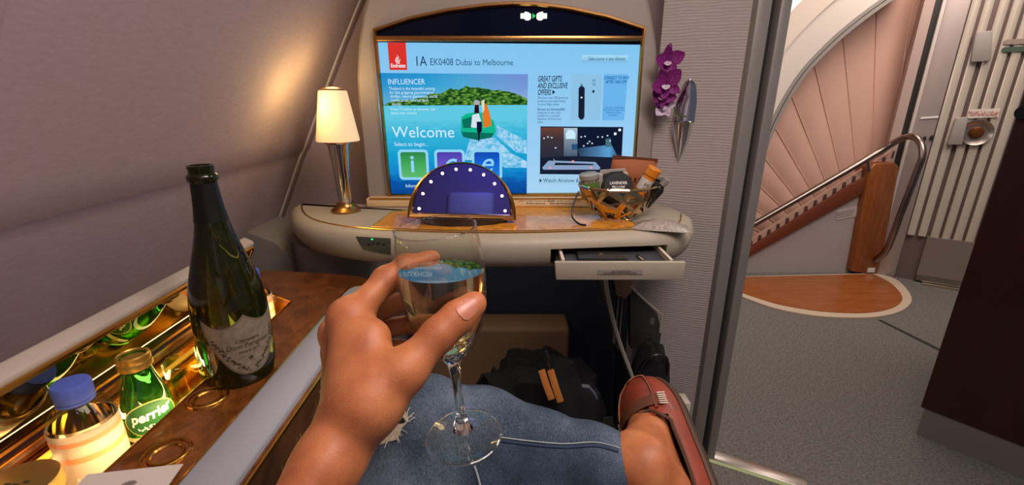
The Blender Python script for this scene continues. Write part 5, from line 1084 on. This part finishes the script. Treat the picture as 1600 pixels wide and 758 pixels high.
ad = SK.n('ShaderNodeMath', _operation='ADD'); SK.l(n2.outputs['Distance'], ad.inputs[0]); SK.l(n3.outputs['Fac'], ad.inputs[1])
bp = SK.n('ShaderNodeBump', Strength=.13, Distance=.001); SK.l(ad.outputs[0], bp.inputs['Height']); SK.l(bp.outputs[0], b.inputs['Normal'])
me = mesh_from([(hv, hf), (av, af), (fv, ff)]); me.transform(wm(person).inverted())
body = link('body', me, SK.m, person, 180)
htree = BVHTree.FromPolygons([V(p) for p in hv.tolist()], hf.tolist())
rnd = random.Random(9); mb = MB(); sidev = V((-1, .1, .25)).normalized()
for i in range(150):
    t_ = rnd.random(); c_ = W0.lerp(elb, -.12+.95*t_); a = rnd.uniform(-1.0, 1.3); dq = (sidev*math.cos(a)+V((.1, -.75, .65))*math.sin(a)).normalized(); h_ = htree.ray_cast(c_+dq*.08, -dq)
    if h_[0]:
        p = h_[0]; q = p+(fd*.8+h_[1]*.55+V((rnd.uniform(-.4, .4), rnd.uniform(-.4, .4), rnd.uniform(-.4, .4)))).normalized()*rnd.uniform(.004, .007); mb.tube([p, p.lerp(q, .6)+h_[1]*.0008, q], [.00007, .00005, .00003], 3)
tag(mb.build('arm_hair', mat('hair_pale', 'c8a070', .5), person), kind='stuff')
# thumb nail, laid on the thumb's near side
def nail(cp, ax, w_, l_, name='thumbnail'):
    cp, ax = V(cp), V(ax).normalized(); vw = (CAMP-cp).normalized(); sd_ = ax.cross(vw).normalized(); mb = MB(); rr = []
    for i in range(9):
        t_ = i/8*2-1; ww = w_*(1-max(0, t_)**4*.45)*(1 if t_ > -.85 else .8); row = []
        for j in range(9):
            u = j/8*2-1; p = cp+ax*(l_*(t_-.22*u*u*(1 if t_ > 0 else -.6)))+sd_*ww*u; h_ = htree.ray_cast(p+vw*.03, -vw)
            row.append((h_[0]+vw*.0007) if h_[0] else p)
        rr.append(row)
    mb.rings(rr, False, False, False); bmesh.ops.solidify(mb.bm, geom=list(mb.bm.faces), thickness=.0006); return mb.build(name, mat('nail', 'b5735a', .35, 0, coat=.12), person, 60)
nail((-0.0345,0.3179,0.965), V(th[4][0])-V(th[3][0]), .0076, .0085)

# ---------------------------------------------------------------- jeans
knee = V((-0.128,0.4578,0.7127)); hipl = V((-.12, -.02, .60))
jl = Field((-.27, -.12, .44), (.36, .70, .84), .0045)
jl.cone(tuple(hipl), .092, tuple(knee), .074, .03); jl.cone(tuple(knee), .076, tuple(knee.lerp(shin1, .35)), .071, .03); jl.cone(tuple(knee.lerp(shin1, .35)), .071, tuple(shin1-sd*.012), .052, .03)
X, Y_, Z_ = np.meshgrid(*jl.ax, indexing='ij', sparse=True)
dwr = .0035*np.sin(38*X+16*Z_+2*np.sin(9*Y_))*np.sin(11*X-21*Y_+13*Z_)+.0022*np.sin(70*X+24*Y_-31*Z_+1.5*np.sin(22*Z_))
jl.f += dwr.astype(np.float32)
# cut the hem square to the shin
pl_ = ((X-shin1.x)*sd.x+(Y_-shin1.y)*sd.y+(Z_-shin1.z)*sd.z+.004).astype(np.float32)+np.zeros(jl.n, np.float32)
jl.f = np.maximum(jl.f, pl_)
jr = Field((-.02, -.12, .0), (.34, .78, .66), .007)
jr.cone((.12, -.02, .52), .092, (.20, .50, .475), .066, .03); jr.cone((.20, .50, .475), .066, (.20, .60, .10), .050, .03)
jp = Field((-.26, -.30, .44), (.26, .06, .80), .008); jp.cone((-.11, -.06, .56), .10, (.11, -.06, .53), .10, .03); jp.cone((-.06, -.12, .60), .105, (.06, -.12, .60), .105, .03)
DN = NT('denim'); b = DN.b; tc = DN.n('ShaderNodeTexCoord'); n1 = DN.n('ShaderNodeTexNoise', Scale=9, Detail=5); DN.l(tc.outputs['Object'], n1.inputs['Vector'])
mp = DN.n('ShaderNodeMapping'); mp.inputs['Scale'].default_value = (900, 260, 900); mp.inputs['Rotation'].default_value = (.2, .5, .6); DN.l(tc.outputs['Object'], mp.inputs[0]); n2 = DN.n('ShaderNodeTexNoise', Scale=1, Detail=2); DN.l(mp.outputs[0], n2.inputs['Vector'])
ma = DN.n('ShaderNodeMath', _operation='MULTIPLY_ADD'); DN.l(n2.outputs['Fac'], ma.inputs[0]); ma.inputs[1].default_value = .55; DN.l(n1.outputs['Fac'], ma.inputs[2])
DN.l(ramp(DN, ma.outputs[0], [(.55, '1f2731'), (.74, '36424f'), (.95, '5c6977')]), b.inputs['Base Color']); b.inputs['Roughness'].default_value = .9; b.inputs['Specular IOR Level'].default_value = .15
bp = DN.n('ShaderNodeBump', Strength=.4, Distance=.0012); DN.l(n2.outputs['Fac'], bp.inputs['Height']); DN.l(bp.outputs[0], b.inputs['Normal'])
jv, jf = jl.mesh(); jv = relax(jv, jf, 3)
jtree = BVHTree.FromPolygons([V(p) for p in jv.tolist()], jf.tolist())
v2, f2 = jr.mesh(); v3, f3 = jp.mesh()
me = mesh_from([(jv, jf), (relax(v2, f2, 2), f2), (relax(v3, f3, 2), f3)]); me.transform(wm(person).inverted()); jeans = link('jeans', me, DN.m, person, 180)
THR = mat('seam_thread', '9aa09a', .8); SEAMD = mat('denim_dark', '26344a', .95, bump=(500, .4, .001))
def lay(pts, tree, off, sub=5):
    return [onto(p, tree, off) for p in spline(pts, sub)]
mb = MB(); mb.tube(lay([(-0.0121,0.4101,0.7604),(0.0214,0.4088,0.7564),(0.0571,0.4079,0.7536),(0.0929,0.4084,0.755),(0.12,0.4064,0.7489)], jtree, .0012), .0008, 5); mb.build('seam_thread', THR, jeans)
mb = MB(); mb.tube(lay([(-0.0121,0.409,0.757),(0.0214,0.4077,0.753),(0.0571,0.4068,0.7502),(0.0929,0.4073,0.7516),(0.1186,0.4053,0.7455)], jtree, -.0002), .0022, 6); mb.build('seam_ridge', SEAMD, jeans)
mb = MB(); hm = []
ax1 = V((0, 0, 1)) - sd*sd.z; ax1.normalize(); ax2 = sd.cross(ax1)
for i in range(40):
    a = 2*math.pi*i/40; d = ax1*math.cos(a)+ax2*math.sin(a); h_ = jtree.ray_cast(shin1-sd*.006+d*.12, -d); hm.append(h_[0] if h_[0] else shin1-sd*.006+d*.05)
mb.tube(hm, .0042, 6, True); mb.build('hem', SEAMD, jeans)
mb = MB(); mb.tube([p+(p-shin1).normalized()*.0015-sd*.017 for p in hm], .0010, 4, True); mb.build('hem_thread', THR, jeans)
mb = MB(); mb.tube(lay([(-0.0421,0.4005,0.7305),(-0.0379,0.3968,0.7189),(-0.0343,0.3925,0.7053)], jtree, .001), .0012, 5); mb.build('seam_thread', THR, jeans)
# frayed rip over the knee
rp = [onto(p, jtree, .0012) for p in [(-0.15,0.4084,0.755),(-0.1429,0.4136,0.7713),(-0.1343,0.417,0.7822),(-0.1257,0.4197,0.7904),(-0.1171,0.4183,0.7863),(-0.1157,0.4153,0.7768),(-0.1243,0.4131,0.77),(-0.1271,0.4097,0.7591),(-0.1386,0.4088,0.7564)]]
def patch(px_, off, name, m, par):
    q = [V(p) for p in px_]; q = spline(q, 3, True); c_ = sum(q, V())/len(q); mb = MB()
    mb.rings([[onto(c_.lerp(p, f), jtree, off) for p in q] for f in (.02, .3, .6, .85, 1)], True, False, True); return mb.build(name, m, par, 60)
rip = patch([(-0.1514,0.4075,0.7523),(-0.1443,0.4136,0.7713),(-0.1343,0.4175,0.7836),(-0.1257,0.4197,0.7904),(-0.1186,0.4188,0.7877),(-0.1157,0.4157,0.7781),(-0.1229,0.4131,0.77),(-0.1271,0.4097,0.7591),(-0.1386,0.4084,0.755)], .0016, 'frayed_rip', mat('fray_cream', 'b8ab94', .95, bump=(300, .8, .003)), jeans)
patch([(-0.1357,0.4157,0.7781),(-0.1279,0.4177,0.7843),(-0.1221,0.4168,0.7815),(-0.1193,0.4149,0.7754),(-0.1286,0.4147,0.7747)], .0024, 'rip_hole', mat('rip_dark', '15161a', .95), rip)
rnd = random.Random(2); mb = MB()
rc = sum(rp, V())/len(rp)
for i in range(46):
    p = rp[rnd.randrange(len(rp))].lerp(rp[rnd.randrange(len(rp))], rnd.random()*.5); q = p+(p-rc)*(.25+.3*rnd.random())+V((rnd.random()-.5, rnd.random()-.5, rnd.random()))*.004; mb.tube([p, p.lerp(q, .5)+V((0, 0, .001)), q], .0005, 3)
tag(mb.build('fray_threads', mat('fray_thread', 'd8cfc0', .95), rip), kind='stuff')

# ---------------------------------------------------------------- loafer
RL = mat('red_leather', '8c3822', .45, 0, noise=(30, '75301c', .35, .7, .5), coat=.15, bump=(260, .12, .001)); BRL = mat('brown_trim_leather', '4a3020', .55); STC = mat('stitch_cream', 'd8b890', .7)
L = (toe-heel).length + .012; o0 = heel - fa*.006
def sw_(s): return .030+.0165*math.sin(math.pi*min(1, s*.95+.02))**.8+.006*math.exp(-((s-.70)/.16)**2)-.024*max(0, (s-.80)/.20)**2 - .008*max(0, (.10-s)/.10)**2
def sh(s): return .058-.004*math.sin(math.pi*s/.5) if s < .5 else .058-.034*((s-.5)/.5)**1.4
def shoe_pt(s, u, v): return o0+fa*(L*s)+lat*u+up_*v
shoe = None
mb = MB(); rr = []
NS = 26
for i in range(NS+1):
    s = i/NS; e0 = max(0, 1-abs(s-.5)*2); end = min(1, (max(0, 1-s)/.10))**.5 if s > .90 else (min(1, s/.06)**.5 if s < .06 else 1)
    w_, h_ = sw_(s)*max(.12, end), sh(s)*(max(.35, end) if s > .9 else 1)
    row = []
    for j in range(13):   # one side of the upper over the foot to the other side
        a = math.pi*j/12; u = w_*math.cos(a); v = h_*math.sin(a)**.75
        row.append((u, v))
    rr.append([shoe_pt(s, u, v) for u, v in row])
# the opening for the foot: drop the crown of the upper from heel to throat
vs = [p for r in rr for p in r]; fs = []
for i in range(NS):
    for j in range(12):
        s = (i+.5)/NS; jj = abs(j-5.5)
        if s < .54 and jj < 3.6 and not (s < .07): continue
        if .54 <= s < .60 and jj < 2.4: continue
        fs.append((i*13+j, i*13+j+1, (i+1)*13+j+1, (i+1)*13+j))
mb.add(vs, fs); bmesh.ops.solidify(mb.bm, geom=list(mb.bm.faces), thickness=.0028); lf = mb.build('loafer', RL, person, 60)
jj0 = 2; collar = []
for i in range(2, 15): collar.append(rr[i][2] if i < 14 else rr[14][3])
throat = [rr[15][4], rr[15][5], rr[16][6], rr[15][7], rr[15][8]]; other = [rr[i][10] if i < 14 else rr[14][9] for i in range(14, 1, -1)]
mb = MB(); mb.tube(spline(collar+throat+other, 3), .0028, 6); mb.build('collar_trim', BRL, lf)
mb = MB(); mb.tube([rr[i][12]+up_*.001 for i in range(0, NS)]+[rr[NS][12]], .0042, 6); mb.tube([rr[i][0]+up_*.001 for i in range(0, NS)], .0042, 6); mb.build('welt', BRL, lf)
mb = MB(); outl = [(s, sw_(s)*(max(.12, min(1, (1-s)/.10)**.5) if s > .9 else 1)) for s in [k/24 for k in range(25)]]
pl2 = [shoe_pt(s, w_+.003, 0) for s, w_ in outl]+[shoe_pt(s, -w_-.003, 0) for s, w_ in outl[::-1]]
mb.prism(pl2, -up_*.011, .003); mb.build('sole', mat('sole_brown', '3b2718', .7), lf)
# moccasin seam with pale stitches round the toe
seam_ = [rr[i][9] for i in range(15, 24)]+[rr[24][8], rr[24][6], rr[24][4]]+[rr[i][3] for i in range(23, 14, -1)]
sm_ = [p+up_*.0016 for p in spline(seam_, 4)]
mb = MB(); mb.tube(sm_, .0022, 6); mb.build('toe_seam', mat('red_leather_dark', '6e2a18', .5), lf)
mb = MB()
for i in range(0, len(sm_)-1): p = sm_[i]; q = sm_[i+1]; mb.tube([p+up_*.0014, p.lerp(q, .55)+up_*.0016], .0009, 4)
tag(mb.build('stitches', STC, lf), kind='stuff')
# saddle strap across the instep
mb = MB(); rs = []
for k in range(3):
    s = .60+.040*k; i = s*NS; i0 = int(i); f = i-i0; rs.append([(rr[i0][j].lerp(rr[i0+1][j], f))+up_*.0018+(rr[i0][j]-shoe_pt(s, 0, .0)).normalized()*.0018 for j in range(2, 11)])
mb.rings(rs, False, False, False); bmesh.ops.solidify(mb.bm, geom=list(mb.bm.faces), thickness=.002); sp_ = mb.build('saddle_strap', mat('strap_brown', '5c3420', .5), lf, 60)
mb = MB()
for j in (2, 10):
    for k in range(6):
        t_ = k/5; a = rs[0][j-2].lerp(rs[2][j-2], t_); d = (rs[0][j-2]-rs[0][min(8, max(0, j-2+(1 if j == 2 else -1)))]).normalized(); mb.tube([a-d*.006+up_*.002, a+d*.006+up_*.002], .0010, 4)
mb.build('strap_stitches', mat('stitch_white', 'd8ccb8', .7), sp_)

# ================================================================ WINE GLASS
gr, gf = V((-0.0643,0.361,1.0177)), V((-0.0481,0.3687,0.7983)); ga_ = (gr-gf); GL = ga_.length; GM = frame(gf, ga_, (1, 0, 0))
wg = thing('wine_glass', 'stemmed wine glass of sparkling wine held in the left hand', 'glass', M=GM)
tg = lambda t: GL*(1-t)
outp = [(.0345, 0), (.0362, .07), (.0378, .15), (.0385, .22), (.0378, .29), (.0355, .36), (.0315, .425), (.0255, .485), (.018, .535), (.011, .57), (.0068, .605), (.0050, .66), (.0043, .74), (.0042, .82), (.0048, .87), (.0068, .905), (.0085, .925), (.0075, .94), (.0100, .955), (.018, .972), (.030, .984), (.0375, .9905), (.0378, .995), (.0370, .998), (.0001, .998)]
inp = [(.0001, .545), (.010, .538), (.0168, .524), (.0243, .478), (.0303, .42), (.0344, .357), (.0367, .289), (.0374, .22), (.0367, .15), (.0351, .07), (.0335, .0)]
GLS = thin_glass('wine_glass_clear', 'fbfbf8', .0, 1.40)
SOLID = NT('stem_glass'); SOLID.b.inputs['Transmission Weight'].default_value = 1; SOLID.b.inputs['Roughness'].default_value = 0; SOLID.b.inputs['IOR'].default_value = 1.48; SOLID.b.inputs['Base Color'].default_value = srgb('fafaf6')
k_ = outp.index((.011, .57))
bowl = [(r, tg(t)) for r, t in inp] + [(.0340, tg(-.003))] + [(r, tg(t)) for r, t in outp[:k_+1]]
mb = MB(); mb.lathe(bowl, GM, 48); mb.build('bowl', GLS, wg, 60)
mb = MB(); kf = outp.index((.0100, .955)); mb.lathe([(r, tg(t)) for r, t in outp[k_:kf+1]], GM, 48, cap0=True, cap1=True); mb.build('stem', SOLID.m, wg, 60)
mb = MB(); mb.lathe([(r, tg(t)) for r, t in outp[kf:]], GM, 64); mb.build('foot', GLS, wg, 60)
mb = MB(); mb.tube([GM @ V((.0374*math.cos(a), .0374*math.sin(a), tg(.9935))) for a in [2*math.pi*i/56 for i in range(56)]], .0008, 6, True); mb.build('foot_rim', SOLID.m, wg)
mb = MB(); mb.tube([GM @ V((.0342*math.cos(a), .0342*math.sin(a), tg(-.002))) for a in [2*math.pi*i/48 for i in range(48)]], .0007, 6, True); mb.build('rim', SOLID.m, wg)
# the wine: bowl interior below a level surface
wn = MB(); wp = [(r*.985, tg(t)) for r, t in inp if t > .12]; wp = wp[::1]; wn.lathe(wp+[(.0001, wp[-1][1])], GM, 48)
lv = (-0.0655,0.3592,0.9794)[2]
bmesh.ops.remove_doubles(wn.bm, verts=list(wn.bm.verts), dist=1e-6)
geo = bmesh.ops.bisect_plane(wn.bm, geom=list(wn.bm.verts)+list(wn.bm.edges)+list(wn.bm.faces), plane_co=(0, (-0.0655,0.3592,0.9794)[1], lv), plane_no=(0, .087, .996), clear_outer=True)
eg = [e_ for e_ in wn.bm.edges if e_.is_boundary]
bmesh.ops.holes_fill(wn.bm, edges=eg, sides=0)
WINE = NT('sparkling_wine'); WINE.b.inputs['Transmission Weight'].default_value = 1; WINE.b.inputs['Roughness'].default_value = 0; WINE.b.inputs['IOR'].default_value = 1.33; WINE.b.inputs['Coat Weight'].default_value = 1; WINE.b.inputs['Coat IOR'].default_value = 1.9; WINE.b.inputs['Coat Roughness'].default_value = .0; WINE.b.inputs['Base Color'].default_value = srgb('f6e6b0')
wn.build('wine', WINE.m, wg, 40)
# ================================================================ SEAT the person sits in (behind and below the camera)
seat = thing('suite_seat', 'grey leather suite seat under the person', 'seat', (0, -.3, 0))
mb = MB(); mb.b2((-.28, -.55, .30), (.30, .16, .42), .04, 3); mb.build('seat_cushion', PAD, seat)
mb = MB(); mb.prism([(-.28, -.45, .42), (-.28, -.62, 1.15), (-.28, -.74, 1.15), (-.28, -.58, .42)], (.58, 0, 0), .04, 3); mb.build('backrest', PAD, seat)
mb = MB(); mb.prism([(-.15, -.58, 1.16), (-.13, -.62, 1.42), (-.13, -.70, 1.42), (-.15, -.70, 1.16)], (.30, 0, 0), .03, 3); mb.build('headrest', PAD, seat)
mb = MB(); mb.b2((-.26, -.60, .0), (.28, .10, .30), .02); mb.build('seat_base', SHELL, seat)
